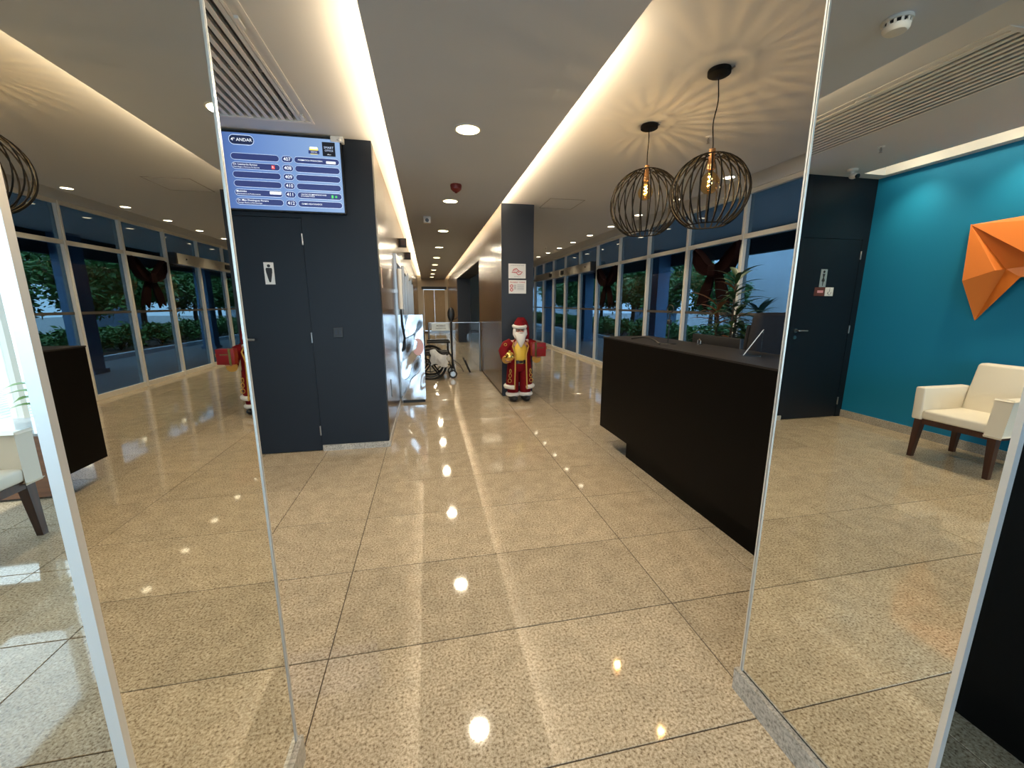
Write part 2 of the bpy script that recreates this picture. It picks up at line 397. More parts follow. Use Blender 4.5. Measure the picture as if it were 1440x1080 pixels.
# far end of the corridor and of the gallery
we = MB().box(XB-.1, -.15, YE, YE+.15, 0, ZC).box(-.15, 1.0, YE, YE+.15, 2.25, ZC).box(1.0, XP+.2, YE, YE+.15, 0, ZC).box(XP+.2, XF+.1, YE, YE+.15, 0, ZC)
smesh('wall_end', we, M['cream'], 'cream wall closing the far end of the corridor', 'wall')
d = struct('door_3', 'beige double door at the far end of the corridor', 'door')
for a, b in ((-.148, .424), (.428, .998)): MB().box(a, b, YE+.02, YE+.07, .01, 2.24).build('door_leaf', M['beige_door'], d)
MB().cyl((.38, YE+.0, 1.02), (.38, YE+.0, 1.22), .015, 8).build('pull_handle', M['steel'], d)
smesh('trim_1', MB().box(-.25, 1.1, YE-.02, YE, 2.25, 2.40), M['slate'], 'grey header above the far beige door', 'trim')

# teal wall on the left and its skirting
smesh('wall_left', MB().box(XT-.15, XT, -1.15, YB, 0, ZC), M['teal'], 'teal painted wall of the waiting area', 'wall')
smesh('baseboard_left', MB().box(XT, XT+.014, -1.15, YB, 0, .095), M['granite_grey'], 'granite skirting along the teal wall', 'baseboard')
smesh('wall_return', MB().box(XT-.9, XT-.15, -1.15, -1.0, 0, ZC), M['white'], 'white return wall beside the rear window', 'wall')

# facade of tinted panes in white aluminium
fac = struct('window_1', 'tinted curtain wall of tall panes in white aluminium frames', 'window')
ky = [MULL0 + DM*k for k in range(-9, 16)]
mm = MB().box(-.05, .05, -.028, .028, 0, 2.95).box(-.062, -.05, -.014, .014, 0, 2.95).mesh('mullion'); mm.materials.append(M['alu_white'])
pl = MB().box(-.004, .004, -DM/2+.028, DM/2-.028, .08, ZTR-.03).mesh('pane'); pl.materials.append(M['glass_blue'])
pu = MB().box(-.004, .004, -DM/2+.028, DM/2-.028, ZTR+.03, 2.90).mesh('pane'); pu.materials.append(M['glass_blue'])
sb = MB().box(-.010, -.0045, -DM/2+.028, DM/2-.028, 1.335, 1.375).mesh('safety_band'); sb.materials.append(pm('safety_band', (.10,.09,.08), .6))
trs = MB().box(-.05, .05, -DM/2+.028, DM/2-.028, ZTR-.03, ZTR+.03).mesh('transom'); trs.materials.append(M['alu_white'])
for k, y in enumerate(ky):
    link('mullion', mm, None, fac, (XF, y, 0))
    if k < len(ky)-1:
        yc = y + DM/2
        link('pane', pl, None, fac, (XF, yc, 0)); link('upper_pane', pu, None, fac, (XF, yc, 0))
        link('transom', trs, None, fac, (XF, yc, 0)); link('safety_band', sb, None, fac, (XF, yc, 0))
MB().box(XF-.05, XF+.05, YK, YE, 0, .08).build('bottom_rail', M['alu_white'], fac)
MB().box(XF-.055, XF+.055, YK, YE, 2.90, 2.96).build('top_rail', M['alu_white'], fac)

# rear glazing behind the camera: daylight reaches the lobby from here
rw = struct('window_2', 'clear glazed wall at the back of the lobby', 'window')
xs = [XT-.85 + i*(XF-XT+.85)/7 for i in range(8)]
for i, x in enumerate(xs):
    MB().box(x-.03, x+.03, YK-.05, YK+.05, 0, ZC).build('mullion', M['alu_white'], rw)
    if i < 7: MB().box(x+.03, xs[i+1]-.03, YK-.005, YK+.005, .06, ZC-.06).build('pane', M['glass_clear'], rw)
MB().box(xs[0], xs[-1], YK-.05, YK+.05, 0, .06).build('bottom_rail', M['alu_white'], rw)
MB().box(xs[0], xs[-1], YK-.05, YK+.05, ZC-.06, ZC).build('top_rail', M['alu_white'], rw)
sw = struct('window_3', 'clear side window beside the plant table', 'window')
XW = XT-.85
ys = [-6.0, -4.8, -3.6, -2.4, -1.15]
for i, y in enumerate(ys):
    MB().box(XW-.05, XW+.05, y-.03, y+.03, 0, ZC).build('mullion', M['alu_white'], sw)
    if i < 4: MB().box(XW-.005, XW+.005, y+.03, ys[i+1]-.03, .06, ZC-.06).build('pane', M['glass_clear'], sw)
MB().box(XW-.05, XW+.05, -6, -1.15, 0, .06).build('bottom_rail', M['alu_white'], sw)
MB().box(XW-.05, XW+.05, -6, -1.15, ZC-.06, ZC).build('top_rail', M['alu_white'], sw)
def portal(loc, rot, w, h, par):
    o = light('portal', 'AREA', loc, 1, (1,1,1), par, rot, w, h); o.data.cycles.is_portal = True
portal(((xs[0]+xs[-1])/2, YK-.08, ZC/2), (R(90), 0, 0), xs[-1]-xs[0], ZC, rw)
portal((XW-.08, -3.58, ZC/2), (R(90), 0, R(-90)), 4.8, ZC, sw)

# ---------------------------------------------------------------- mirror-clad piers on both sides
def mirror_pier(label, xm, s, yn, yf):
    # s: +1 mirror faces +x (left pier), -1 faces -x (right pier)
    t = thing('mirror_pier', label, 'pillar', (xm, yn, 0))
    D = yf-yn; W = .30 if s > 0 else .44
    def bx(u0, u1, y0, y1, z0, z1): return MB().box(-s*u0, -s*u1, y0, y1, z0, z1)
    bx(.008, W, .008, D-.008, 0, ZC).build('core', M['black'], t)
    bx(0, .006, .010, D-.010, .105, ZC).build('side_mirror', M['mirror'], t)
    bx(.0135, W-.02, 0, .006, .105, ZC).build('front_mirror', M['mirror'], t)
    c = bx(-.002, .004, -.002, .010, .10, ZC); c.box(-s*.004, -s*.0135, -.002, .004, .10, ZC); c.build('corner_trim', M['alu'], t)
    e = bx(-.003, .004, D-.012, D-.009, .10, ZC); e.add(*(lambda b: (b.v, b.f))(bx(-.003, .02, D-.006, D, .10, ZC))); e.build('edge_trim', M['alu'], t)
    bx(W-.02, W, -.002, .006, .10, ZC).build('corner_trim', M['alu'], t)
    bx(-.016, .006, -.004, D+.012, 0, .095).build('skirting', M['granite_grey'], t)
    bx(.006, W, -.012, .004, 0, .095).build('skirting', M['granite_grey'], t)
    return t
mirror_pier('mirror clad pier with aluminium edges, left of the passage', XL, 1, YLN, YLF)
mirror_pier('mirror clad pier with granite skirting, right of the passage by the desk', XR, -1, YRN, YRF)

# ================================================================ BIG OBJECTS
# reception desk: floating black body on a recessed plinth
DX, DY1, DY0 = 1.767, 3.897, -1.4
t = thing('reception_desk', 'long black reception desk floating on a recessed plinth', 'desk', (DX, DY1, 0))
MB().box(0, .50, DY0-DY1, 0, .222, 1.155).build('front_body', M['desk'], t)
MB().box(-.004, .505, DY0-DY1-.004, .004, 1.155, 1.167).build('counter_top', M['desk_top'], t)
MB().box(.115, .50, DY0-DY1+.2, -.385, 0, .222).build('plinth', M['desk'], t)
MB().box(.50, 1.05, DY0-DY1+.05, -.25, .70, .735).build('work_surface', M['desk_top'], t)
MB().box(.98, 1.03, DY0-DY1+.1, DY0-DY1+.6, 0, .70).build('support_panel', M['desk'], t)
MB().box(.98, 1.03, -.85, -.35, 0, .70).build('support_panel', M['desk'], t)

# cage pendants above the desk
def pendant(label, x, y, r, zc, cord_w):
    t = thing('pendant_lamp', label, 'lamp', (x, y, ZC), 0, 'cage pendants above the desk')
    MB().lathe([(.004,0),(.068,0),(.070,-.004),(.070,-.028),(.064,-.032),(.004,-.032)], 32).build('canopy', M['matt_black'], t)
    MB().cyl((.052, -.035, -.014), (.052, -.075, -.014), .006, 8).build('canopy_screw', M['steel'], t)
    top = zc - ZC + r*.97
    pts = [(cord_w*math.sin(u*7.0)*math.sin(math.pi*u), cord_w*.6*math.sin(u*5+1)*math.sin(math.pi*u), -.03+(top+.03)*u) for u in [i/16 for i in range(17)]]
    MB().tube(pts, .0038, 6).build('cord', M['matt_black'], t)
    zb, phi0, phi1 = zc-ZC, .28, 2.62
    rib = MB().tube([(r*math.sin(phi0+(phi1-phi0)*i/18), 0, zb+r*math.cos(phi0+(phi1-phi0)*i/18)*.97) for i in range(19)], .0052, 6).mesh('rib')
    rib.materials.append(M['matt_black'])
    for k in range(26): link('rib', rib, None, t, None, (0, 0, 2*math.pi*k/26))
    for nm, ph in (('top_ring', phi0), ('bottom_ring', phi1)):
        rr = r*math.sin(ph); z = zb+r*.97*math.cos(ph)
        MB().tube([(rr*math.cos(a), rr*math.sin(a), z) for a in [2*math.pi*i/32 for i in range(32)]], .0045, 6, closed=True).build(nm, M['matt_black'], t)
    zt = zb+r*.97*math.cos(phi0)
    for k in range(3):
        a = math.pi*k/3; rr = r*math.sin(phi0)
        MB().cyl((rr*math.cos(a), rr*math.sin(a), zt), (-rr*math.cos(a), -rr*math.sin(a), zt), .0035, 6).build('top_spoke', M['matt_black'], t)
    MB().lathe([(.008, zt+.045),(.020,zt+.04),(.022,zt-.05),(.026,zt-.055),(.026,zt-.085),(.015,zt-.087)], 20).build('socket', M['brass'], t)
    z0 = zt-.085
    MB().lathe([(.014,z0),(.018,z0-.015),(.045,z0-.04),(.062,z0-.075),(.064,z0-.095),(.055,z0-.125),(.032,z0-.148),(.002,z0-.155)], 24).build('bulb', M['bulb'], t)
    f = MB()
    f.tube([(.012*math.cos(a*2.5), .012*math.sin(a*2.5), z0-.035-.07*a/6.28) for a in [6.28*i/30 for i in range(31)]], .0022, 5)
    f.build('filament', M['filament'], t)
    light('bulb_light', 'POINT', (0, 0, z0-.122), 5.5, (1, .78, .50), t, size=.016)
    return t
pendant('larger black cage pendant above the far half of the desk', 1.905, 3.475, .292, 2.352, .004)
pendant('black cage pendant with wavy cord, nearer the right mirror', 1.910, 2.627, .250, 2.238, .022)

# wall screen with the floor directory
TVY = YB-.065
t = thing('wall_screen', 'wall mounted screen listing rooms of the fourth floor', 'television', (-1.262, YB, 2.328))
W, H_ = 1.095, .616; WV = .905
MB().box(-W/2-.012, W/2+.012, -.06, -.02, -.012, H_+.012).build('casing', M['black'], t)
MB().box(-.25, .25, -.022, 0, .15, .45).build('wall_bracket', M['black'], t)
def screen_mat():
    m, tt, b = nt('screen_picture'); N = tt.nodes.new; L = tt.links.new
    tc = N('ShaderNodeTexCoord'); sp = N('ShaderNodeSeparateXYZ'); L(tc.outputs['Object'], sp.inputs[0])
    mr = N('ShaderNodeMapRange'); mr.inputs[1].default_value = -.55; mr.inputs[2].default_value = .5; L(sp.outputs[0], mr.inputs[0])
    cr = N('ShaderNodeValToRGB'); cr.color_ramp.elements[0].color = (.07,.13,.40,1); cr.color_ramp.elements[1].color = (.40,.62,1,1)
    e = cr.color_ramp.elements.new(.3); e.color = (.17,.33,.78,1); L(mr.outputs[0], cr.inputs[0])
    b.inputs['Base Color'].default_value = (0,0,0,1); L(cr.outputs[0], b.inputs['Emission Color']); b.inputs['Emission Strength'].default_value = .42; b.inputs['Roughness'].default_value = .3
    return m
scr = MB().box(-W/2, W/2, -.0612, -.060, 0, H_).build('display', screen_mat(), t)
navy = em('screen_navy', (.030,.045,.16), 0.45); wht = em('screen_white', (.85,.92,1), 0.5); edge = em('screen_outline', (.55,.68,1), 0.4)
rede = em('screen_red', (.75,.06,.05), 0.5); yel = em('screen_yellow', (.95,.75,.10), 0.5); blk = em('screen_black', (.004,.005,.01), 0.5); grn = em('screen_green', (.08,.55,.15), 0.4); dkb = em('screen_dark', (.012,.02,.06), 0.5)
def pill(s0, s1, tc_, h, mat, y, name='row_field', r=None):
    x0, x1, z = W/2-WV+s0*WV, W/2-WV+s1*WV, H_*(1-tc_); hh = h*H_/2; r = hh if r is None else r; ps = []
    for cx, cz, a0 in ((x1-r, z+hh-r, 0), (x0+r, z+hh-r, 90), (x0+r, z-hh+r, 180), (x1-r, z-hh+r, 270)):
        for i in range(7): a = R(a0+15*i); ps.append((cx+r*math.cos(a), cz+r*math.sin(a)))
    return MB().prism(ps, 'y', y, y+.0004).build(name, mat, t)
def stext(s, tc_, body, size, mat=wht, align='LEFT', bold=False):
    return text('screen_text', body, size, mat, t, Matrix.Translation((W/2-WV+s*WV, -.0634, H_*(1-tc_))) @ Matrix.Rotation(R(90), 4, 'X'), align, .0002, bold)
pill(.005, .225, .09, .135, edge, -.0618, 'floor_badge'); pill(.010, .220, .09, .115, dkb, -.0622, 'floor_badge'); stext(.025, .09, '4º ANDAR', .036, bold=True)
for i, (num, l, rt) in enumerate((('407', None, 'PRISMATICA FINANCEIRA'), ('408', ('Dr. Leonardo Ryntos', 'Nutrologia e Medicina do Esporte'), None), ('409', None, None), ('410', None, None), ('411', ('Medvidas', 'Distribuidora de Medicamentos'), 'CENTRO DE EMPREENDEDORES\nE CONSULTORIA'), ('412', ('Dr. Max Domingues Pereira', 'Cirurgia Plastica e Dermatologia'), 'GAMO ADVOGADOS'))):
    tc_ = .305+i*.119
    for s0, s1 in ((.005, .432), (.452, .552), (.566, .985)):
        pill(s0, s1, tc_, .093, edge, -.0618, 'row_outline'); pill(s0+.003, s1-.003, tc_, .080, navy, -.0622)
    stext(.502, tc_, num, .040, align='CENTER', bold=True)
    if l: stext(.02, tc_-.016, l[0], .022, bold=True); stext(.02, tc_+.018, l[1], .015)
    if rt: stext(.60, tc_, rt, .015 if '\n' in rt else .018, bold=True)
pill(.355, .385, .424, .05, rede, -.0626, 'logo_mark', .004); stext(.36, .424, 'R.', .024, bold=True)
pill(.315, .42, .77, .04, wht, -.0626, 'logo_mark', .004)
pill(.86, .95, .315, .035, wht, -.0626, 'logo_mark', .004)
pill(.885, .905, .783, .045, grn, -.0626, 'logo_mark', .004); pill(.92, .94, .783, .03, grn, -.0626, 'logo_mark', .003)
pill(.715, .795, .165, .10, yel, -.0618, 'company_logo', .012); pill(.705, .805, .185, .045, navy, -.0622, 'company_logo', .002); pill(.72, .79, .13, .03, wht, -.0624, 'company_logo', .004); stext(.755, .185, 'GESTOR', .014, align='CENTER')
pill(.835, .955, .135, .19, blk, -.0618, 'company_logo', .004); stext(.895, .115, 'SMART', .026, edge, 'CENTER'); stext(.895, .155, 'OFFICE', .022, edge, 'CENTER'); stext(.895, .205, 'offices', .012, wht, 'CENTER')

# armchairs along the teal wall
def armchair(label, x, y):
    # local: chair faces +x, front legs at x = 0
    t = thing('armchair', label, 'chair', (x, y, 0), 0, 'white armchairs along the teal wall')
    for yy, s in ((-.285, -1), (.285, 1)):
        for xx, b in ((0, 1), (-.545, -1)):
            a0, a1 = .019, .030
            MB().hull([(xx+p*a0+b*.004, yy+q*a0+s*.004, 0) for p, q in ((-1,-1),(1,-1),(1,1),(-1,1))],
                      [(xx+p*a1-b*.012, yy+q*a1-s*.012, .385) for p, q in ((-1,-1),(1,-1),(1,1),(-1,1))]).build('leg', M['leg_wood'], t)
    f = MB().box(-.02, .018, -.24, .24, .345, .395).box(-.565, -.525, -.24, .24, .345, .395).box(-.515, -.03, .262, .298, .345, .395).box(-.515, -.03, -.298, -.262, .345, .395)
    f.build('apron', M['leg_wood'], t)
    MB().rbox(-.47, .030, -.245, .245, .395, .485, .022, 3).build('seat_cushion', M['cushion'], t)
    for s in (-1, 1):
        ar = MB().rbox(-.55, .035, s*.24, s*.325, .385, .70, .016, 3)
        ar.v = [(a + (b_z-.385)*-.04, yv + s*(b_z-.385)*.05, b_z - max(0, (-.0-a))*.0) for a, yv, b_z in ar.v]
        ar.build('arm', M['cushion'], t)
    bk = MB().rbox(-.575, -.455, -.255, .255, .40, .93, .028, 3)
    bk.v = [(a - max(0, z-.45)*.20, yv*(1-(z-.4)*.10), z) for a, yv, z in bk.v]
    bk.build('backrest', M['cushion'], t)
    return t
armchair('white leather armchair under the orange wall sculpture', -2.42, 2.685)
armchair('white leather armchair beside the low wooden plant table', -2.56, -1.53)

# low wooden table with a potted plant, behind the camera
t = thing('low_table', 'low reddish wooden table by the rear window', 'table', (-3.2, -2.66, 0))
MB().box(-.55, .47, -.26, .26, .02, .515).build('body', M['table_wood'], t)
MB().box(-.56, .48, -.27, .27, .515, .535).build('table_top', pm('glossy_top', (.30,.32,.34), .08), t)
MB().box(-.50, .42, -.22, .22, 0, .02).build('plinth', M['black'], t)
for xx in (-.21, .13): MB().box(xx-.002, xx+.002, .2601, .262, .04, .50).build('door_gap', M['black'], t)
def leaf_blade(mb, base, dirv, length, width, droop, n=6, twist=0.):
    d = Vector(dirv).normalized(); side = d.cross(Vector((0,0,1)))
    side = side.normalized() if side.length > .05 else Vector((1,0,0)); p = Vector(base); vs_ = []; fs = []
    for i in range(n+1):
        u = i/n; w = width*max(.03, math.sin(math.pi*min(1, u*.85+.12)))*(1 if u < .6 else (1-u)/.4+.02)
        up = side.cross(d).normalized(); fold = up*w*.25
        vs_ += [p-side*w+fold, p, p+side*w+fold]
        d = (d + Vector((0,0,-droop/n))).normalized(); p = p + d*length/n
    for i in range(n):
        for k in (0, 1): fs.append((i*3+k, i*3+k+1, i*3+k+4, i*3+k+3))
    mb.add([tuple(q) for q in vs_], fs)
def leaf_part(name, mat, par, *a, **kw):
    m_ = MB(); leaf_blade(m_, *a, **kw); o = m_.build(name, mat, par)
    return o
t = thing('potted_plant', 'lime green leafy plant in a glass vase on the low table', 'plant', (-2.93, -2.52, .535))
MB().lathe([(.060,0),(.072,.01),(.075,.15),(.070,.15),(.066,.012),(.002,.012)], 24).build('vase', M['glass_vase'], t)
MB().lathe([(.001,.014),(.062,.014),(.066,.09),(.001,.10)], 20).build('soil', M['soil'], t)
MB().tube([(0,0,.09),(.006,.004,.2),(-.004,.004,.34)], .007, 6).build('stem', M['trunk'], t)
for k in range(16):
    a = 2.4*k; z = .14+.2*(k/16)
    leaf_part('leaf', M['leaf_lime'], t, (0,0,z+.03), (math.cos(a), math.sin(a), .75), .20+.04*random.random(), .040, 1.1)

# ================================================================ CORRIDOR THINGS
# stainless totem by the lift wall
def totem_mesh():
    m_ = MB(); nx, nz = 14, 40; w, dd, h = .355, .30, 1.29; z0 = .045
    def q(u, v, side):
        wob = (.011*math.sin(v*9+u*3)+.008*math.sin(v*17-u*7+1)) * math.sin(math.pi*u)*math.sin(math.pi*min(1, max(0, v)))
        if side == 0: return (-w/2+u*w, -dd/2-wob, z0+v*h)
        if side == 1: return (w/2+wob, -dd/2+u*dd, z0+v*h)
        if side == 2: return (w/2-u*w, dd/2+wob, z0+v*h)
        return (-w/2-wob, dd/2-u*dd, z0+v*h)
    for sd in range(4):
        vs_ = [q(i/nx, j/nz, sd) for j in range(nz+1) for i in range(nx+1)]
        m_.add(vs_, [(j*(nx+1)+i, j*(nx+1)+i+1, (j+1)*(nx+1)+i+1, (j+1)*(nx+1)+i) for j in range(nz) for i in range(nx)])
    m_.add([(-w/2,-dd/2,z0+h),(w/2,-dd/2,z0+h),(w/2,dd/2,z0+h),(-w/2,dd/2,z0+h)], [(0,1,2,3)])
    return m_
t = thing('water_cooler', 'tall wavy stainless steel water cooler by the lift wall', 'water cooler', (-.245, 6.40, 0))
totem_mesh().build('body', pm('brushed_foil', (.66,.70,.76), .08, metal=1), t)
MB().box(-.165, .165, -.14, .14, 0, .046).build('base', M['black'], t)
MB().lathe([(.001,0),(.085,0),(.085,.003),(.001,.003)], 28).xf(Matrix.Translation((.09,-.158,.86)) @ Matrix.Rotation(R(90), 4, 'X') @ Matrix.Scale(1.5, 4, (0,1,0))).build('pink_sticker', pm('pale_pink', (.85,.55,.60), .4), t)

# folded-up wheelchair facing right
t = thing('wheelchair', 'black wheelchair parked in the corridor behind the water cooler', 'wheelchair', (.03, 8.45, 0))
for s in (-1, 1):
    yy = s*.29
    wh = MB().tube([(.305*math.cos(a), yy, .31+.305*math.sin(a)) for a in [2*math.pi*i/40 for i in range(40)]], .024, 8, closed=True).build('wheel', M['rubber'], t)
    MB().tube([(.25*math.cos(a), yy+s*.03, .31+.25*math.sin(a)) for a in [2*math.pi*i/36 for i in range(36)]], .009, 6, closed=True).build('push_rim', M['black'], wh)
    for k in range(5): a = 2*math.pi*k/5+.3; MB().tube([(0, yy, .31), (.30*math.cos(a), yy, .31+.30*math.sin(a))], .018, 6).build('spoke', M['black'], wh)
    MB().cyl((0, yy-.03, .31), (0, yy+.03, .31), .035, 12).build('hub', M['black'], wh)
    yy2 = s*.22
    MB().tube([(-.12, yy2, .95), (-.10, yy2, .52), (-.08, yy2, .30)], .012, 8).build('back_post', M['black'], t)
    MB().tube([(-.12, yy2, .93), (-.26, yy2, .95)], .015, 8).build('push_handle', M['rubber'], t)
    MB().tube([(-.10, yy2, .50), (.38, yy2, .50), (.44, yy2, .42), (.48, yy2, .16)], .012, 8).build('seat_rail', M['black'], t)
    MB().tube([(-.08, yy2, .30), (.40, yy2, .28), (.42, yy2, .14)], .011, 8).build('lower_rail', M['black'], t)
    MB().tube([(.36, yy2, .50), (.36, yy2, .72)], .010, 8).build('arm_post', M['black'], t)
    MB().rbox(-.06, .40, yy2-.025, yy2+.025, .72, .76, .012, 2).build('armrest', M['rubber'], t)
    ca = MB().tube([(.44+.075*math.cos(a), yy2, .085+.075*math.sin(a)) for a in [2*math.pi*i/20 for i in range(20)]], .012, 6, closed=True).build('caster', M['rubber'], t)
    MB().cyl((.44, yy2-.012, .085), (.44, yy2+.012, .085), .05, 14).build('caster_disc', M['steel'], ca)
    MB().tube([(.44, yy2+.02, .085), (.42, yy2+.02, .2)], .008, 6).build('fork', M['black'], t)
    MB().tube([(.46, yy2, .34), (.62, yy2, .20), (.66, yy2, .12)], .010, 6).build('footrest_tube', M['steel'], t)
    MB().rbox(-.015, .015, -.09, .09, -.14, .14, .012, 2).xf(Matrix.Translation((.74, yy2*.7, .24)) @ Matrix.Rotation(R(-22), 4, 'Y')).build('calf_pad', M['rubber'], t)
MB().rbox(-.10, .36, -.21, .21, .47, .54, .02, 2).build('seat', M['dark_cloth'], t)
MB().rbox(-.135, -.095, -.21, .21, .52, .93, .015, 2).build('backrest', M['dark_cloth'], t)
t = thing('plastic_bag', 'white printed plastic bag hanging on the wheelchair side', 'bag', (.20, 8.03, .30))
b_ = MB(); nx = 10
vs_ = [(-.17+.34*i/nx*(1-.12*j/6)+.015*math.sin(j*2+i), -.035*math.sin(math.pi*i/nx)*math.sin(math.pi*j/6+.3)+.006*math.sin(i*3+j*5), .04*math.sin(i*.6)+.30*j/6*(1-.25*i/nx)) for j in range(7) for i in range(nx+1)]
vs2 = [(x_, .05-y_*.5, z_) for x_, y_, z_ in vs_]
fs_ = [(j*(nx+1)+i, j*(nx+1)+i+1, (j+1)*(nx+1)+i+1, (j+1)*(nx+1)+i) for j in range(6) for i in range(nx)]
b_.add(vs_, fs_); b_.add(vs2, fs_); b_.build('bag_body', M['bag'], t)

# glass barrier with a notice, reader on a post
t = thing('glass_barrier', 'low clear glass barrier across the corridor behind the wheelchair', 'barrier', (.55, 9.0, 0))
MB().box(-.52, .59, -.006, .006, .03, 1.09).build('glass_panel', M['glass_clear'], t)
MB().box(-.52, .59, -.008, .008, 1.085, 1.098).build('top_rail', M['steel'], t)
for xx in (-.53, .575): MB().cyl((xx, 0, 0), (xx, 0, 1.10), .018, 12).build('post', M['steel'], t)
t = thing('notice_plate', 'pale notice plate with dark print on the glass barrier', 'sign', (.28, 8.985, .92))
MB().box(-.20, .19, -.004, .004, 0, .165).build('plate', pm('pale_blue_plate', (.80,.88,.90), .4), t)
text('print', 'ACESSO', .055, M['ink'], t, Matrix.Translation((0, -.0055, .105)) @ Matrix.Rotation(R(90), 4, 'X'))
text('print', 'PREFERENCIAL', .034, M['ink'], t, Matrix.Translation((0, -.0055, .05)) @ Matrix.Rotation(R(90), 4, 'X'))
t = thing('reader_post', 'black oval access reader on a slim post', 'reader', (.50, 8.86, 0))
MB().cyl((0, 0, 0), (0, 0, 1.16), .020, 12).build('post', M['black'], t)
MB().lathe([(.001,0),(.09,0),(.085,.012),(.001,.015)], 20).build('base', M['black'], t)
h = MB().ball((0, 0, 1.27), (.078, .03, .15), 20, 14).build('reader_head', M['black'], t)
MB().tube([(.04, 0, 1.16), (.12, -.02, 1.19), (.14, -.02, 1.23)], .010, 6).build('side_arm', M['black'], t)

# lift lanterns
for nm, y in (('nearer', 8.0), ('farther', 10.1)):
    t = thing('lift_lantern', 'black lift arrival lantern above the corridor wall, the %s one' % nm, 'lantern', (XB, y, 2.50), 0, 'lift lanterns')
    MB().rbox(0, .13, -.05, .05, 0, .16, .01, 2).build('housing', M['black'], t)
    MB().box(.03, .10, -.052, -.05, .04, .12).build('red_digit', pm('lantern_lens', (.03,.004,.004), .4), t)
t = thing('wall_plate', 'small pale plate on the wood panel near the corridor corner', 'sign', (XB, 4.55, 1.66))
MB().box(0, .006, -.03, .03, 0, .21).build('plate', pm('pale_plate', (.62,.50,.42), .5), t)
MB().box(.006, .008, -.018, .018, .03, .18).build('print', M['brown_sign'], t)
t = thing('flush_pull', 'black recessed pull in the wood wall near the floor', 'handle', (XB, 4.9, .42))
MB().box(-.004, .004, -.02, .02, 0, .20).build('recess', M['black'], t)
MB().box(.003, .006, -.024, -.019, -.005, .205).build('rim', M['steel'], t)
t = thing('cup_dispenser', 'white cup dispenser tube on the lift wall beside the water cooler', 'dispenser', (XB+.08, 6.18, 0))
MB().cyl((0, 0, 1.42), (0, 0, 1.98), .035, 14).build('tube', M['white_pl'], t)
MB().tube([(0, 0, 1.42), (.0, .0, 1.2), (.03, -.03, 1.0), (-.01, 0, .8)], .012, 8).build('hose', M['black'], t)
MB().box(-.08, 0, -.02, .02, 1.65, 1.70).build('wall_clip', M['steel'], t)

# thermostat on the charcoal wall
t = thing('wall_switch', 'small dark switch plate on the charcoal wall', 'switch', (-.870, YB, 1.17))
MB().rbox(-.045, .045, -.008, 0, 0, .10, .003, 1).build('plate', M['black'], t)
for xx in (-.018, .018): MB().box(xx-.010, xx+.010, -.011, -.008, .03, .07).build('rocker', M['slate'], t)
t = thing('motion_sensor', 'small beige motion sensor at the top of the charcoal wall', 'sensor', (-.735, YB, 2.955))
MB().rbox(-.055, .055, -.07, 0, -.03, .022, .008, 2).build('body', M['white_pl'], t)
MB().ball((.02, -.07, -.01), (.02, .014, .014), 10, 8).build('lens', M['white'], t)

# restroom signs
def man(par, mat, cx, z0, h, y):
    MB().lathe([(.001,0),(h*.085,0),(h*.085,.001),(.001,.001)], 18).xf(Matrix.Translation((cx, y, z0+h*.90)) @ Matrix.Rotation(R(90), 4, 'X')).build('pictogram_head', mat, par)
    w = h*.17
    MB().prism([(cx-w, z0+h*.72), (cx-w*.8, z0+h*.79), (cx+w*.8, z0+h*.79), (cx+w, z0+h*.72), (cx+w*.95, z0+h*.55), (cx+w*.4, z0+h*.10), (cx+w*.25, z0), (cx-w*.25, z0), (cx-w*.4, z0+h*.10), (cx-w*.95, z0+h*.55)], 'y', y-.001, y).build('pictogram_body', mat, par)
t = thing('restroom_sign', 'white plate with dark male pictogram on the door under the screen', 'sign', (-1.433, YB+.004, 1.676))
MB().box(-.042, .042, -.004, 0, 0, .20).build('plate', M['white_pl'], t); man(t, M['ink'], 0, .02, .165, -.004)
t = thing('restroom_sign', 'grey plate with dark female pictogram on the door by the teal wall', 'sign', (-2.55, YB+.004, 1.70))
MB().box(-.048, .048, -.004, 0, 0, .215).build('plate', M['grey_sign'], t)
MB().lathe([(.001,0),(.016,0),(.016,.001),(.001,.001)], 16).xf(Matrix.Translation((0, -.004, .185)) @ Matrix.Rotation(R(90), 4, 'X')).build('pictogram_head', M['ink'], t)
MB().prism([(-.020,.160), (.020,.160), (.008,.115), (.022,.085), (.022,.070), (.007,.065), (.004,.015), (-.004,.015), (-.007,.065), (-.022,.070), (-.022,.085), (-.008,.115)], 'y', -.005, -.004).build('pictogram_body', M['ink'], t)
t = thing('access_sign', 'white wheelchair symbol plate under the female pictogram', 'sign', (-2.665, YB+.004, 1.592))
MB().box(-.062, .062, -.004, 0, 0, .105).build('plate', M['white_pl'], t)
MB().tube([(.022*math.cos(a)-.005, -.005, .038+.022*math.sin(a)) for a in [R(150)+R(240)*i/16 for i in range(17)]], .003, 5).build('symbol_wheel', M['grey_ink'], t)
MB().tube([(-.005, -.005, .082), (-.002, -.005, .05), (.018, -.005, .048), (.026, -.005, .026)], .003, 5).build('symbol_body', M['grey_ink'], t)
MB().ball((-.006, -.005, .091), (.006, .002, .006), 8, 6).build('symbol_head', M['grey_ink'], t)
t = thing('door_notice', 'brown notice plate beside the wheelchair symbol', 'sign', (-2.52, YB+.004, 1.592))
MB().box(-.078, .078, -.004, 0, 0, .105).build('plate', M['brown_sign'], t)
MB().box(-.052, .035, -.005, -.004, .038, .068).build('print', M['pink_ink'], t)

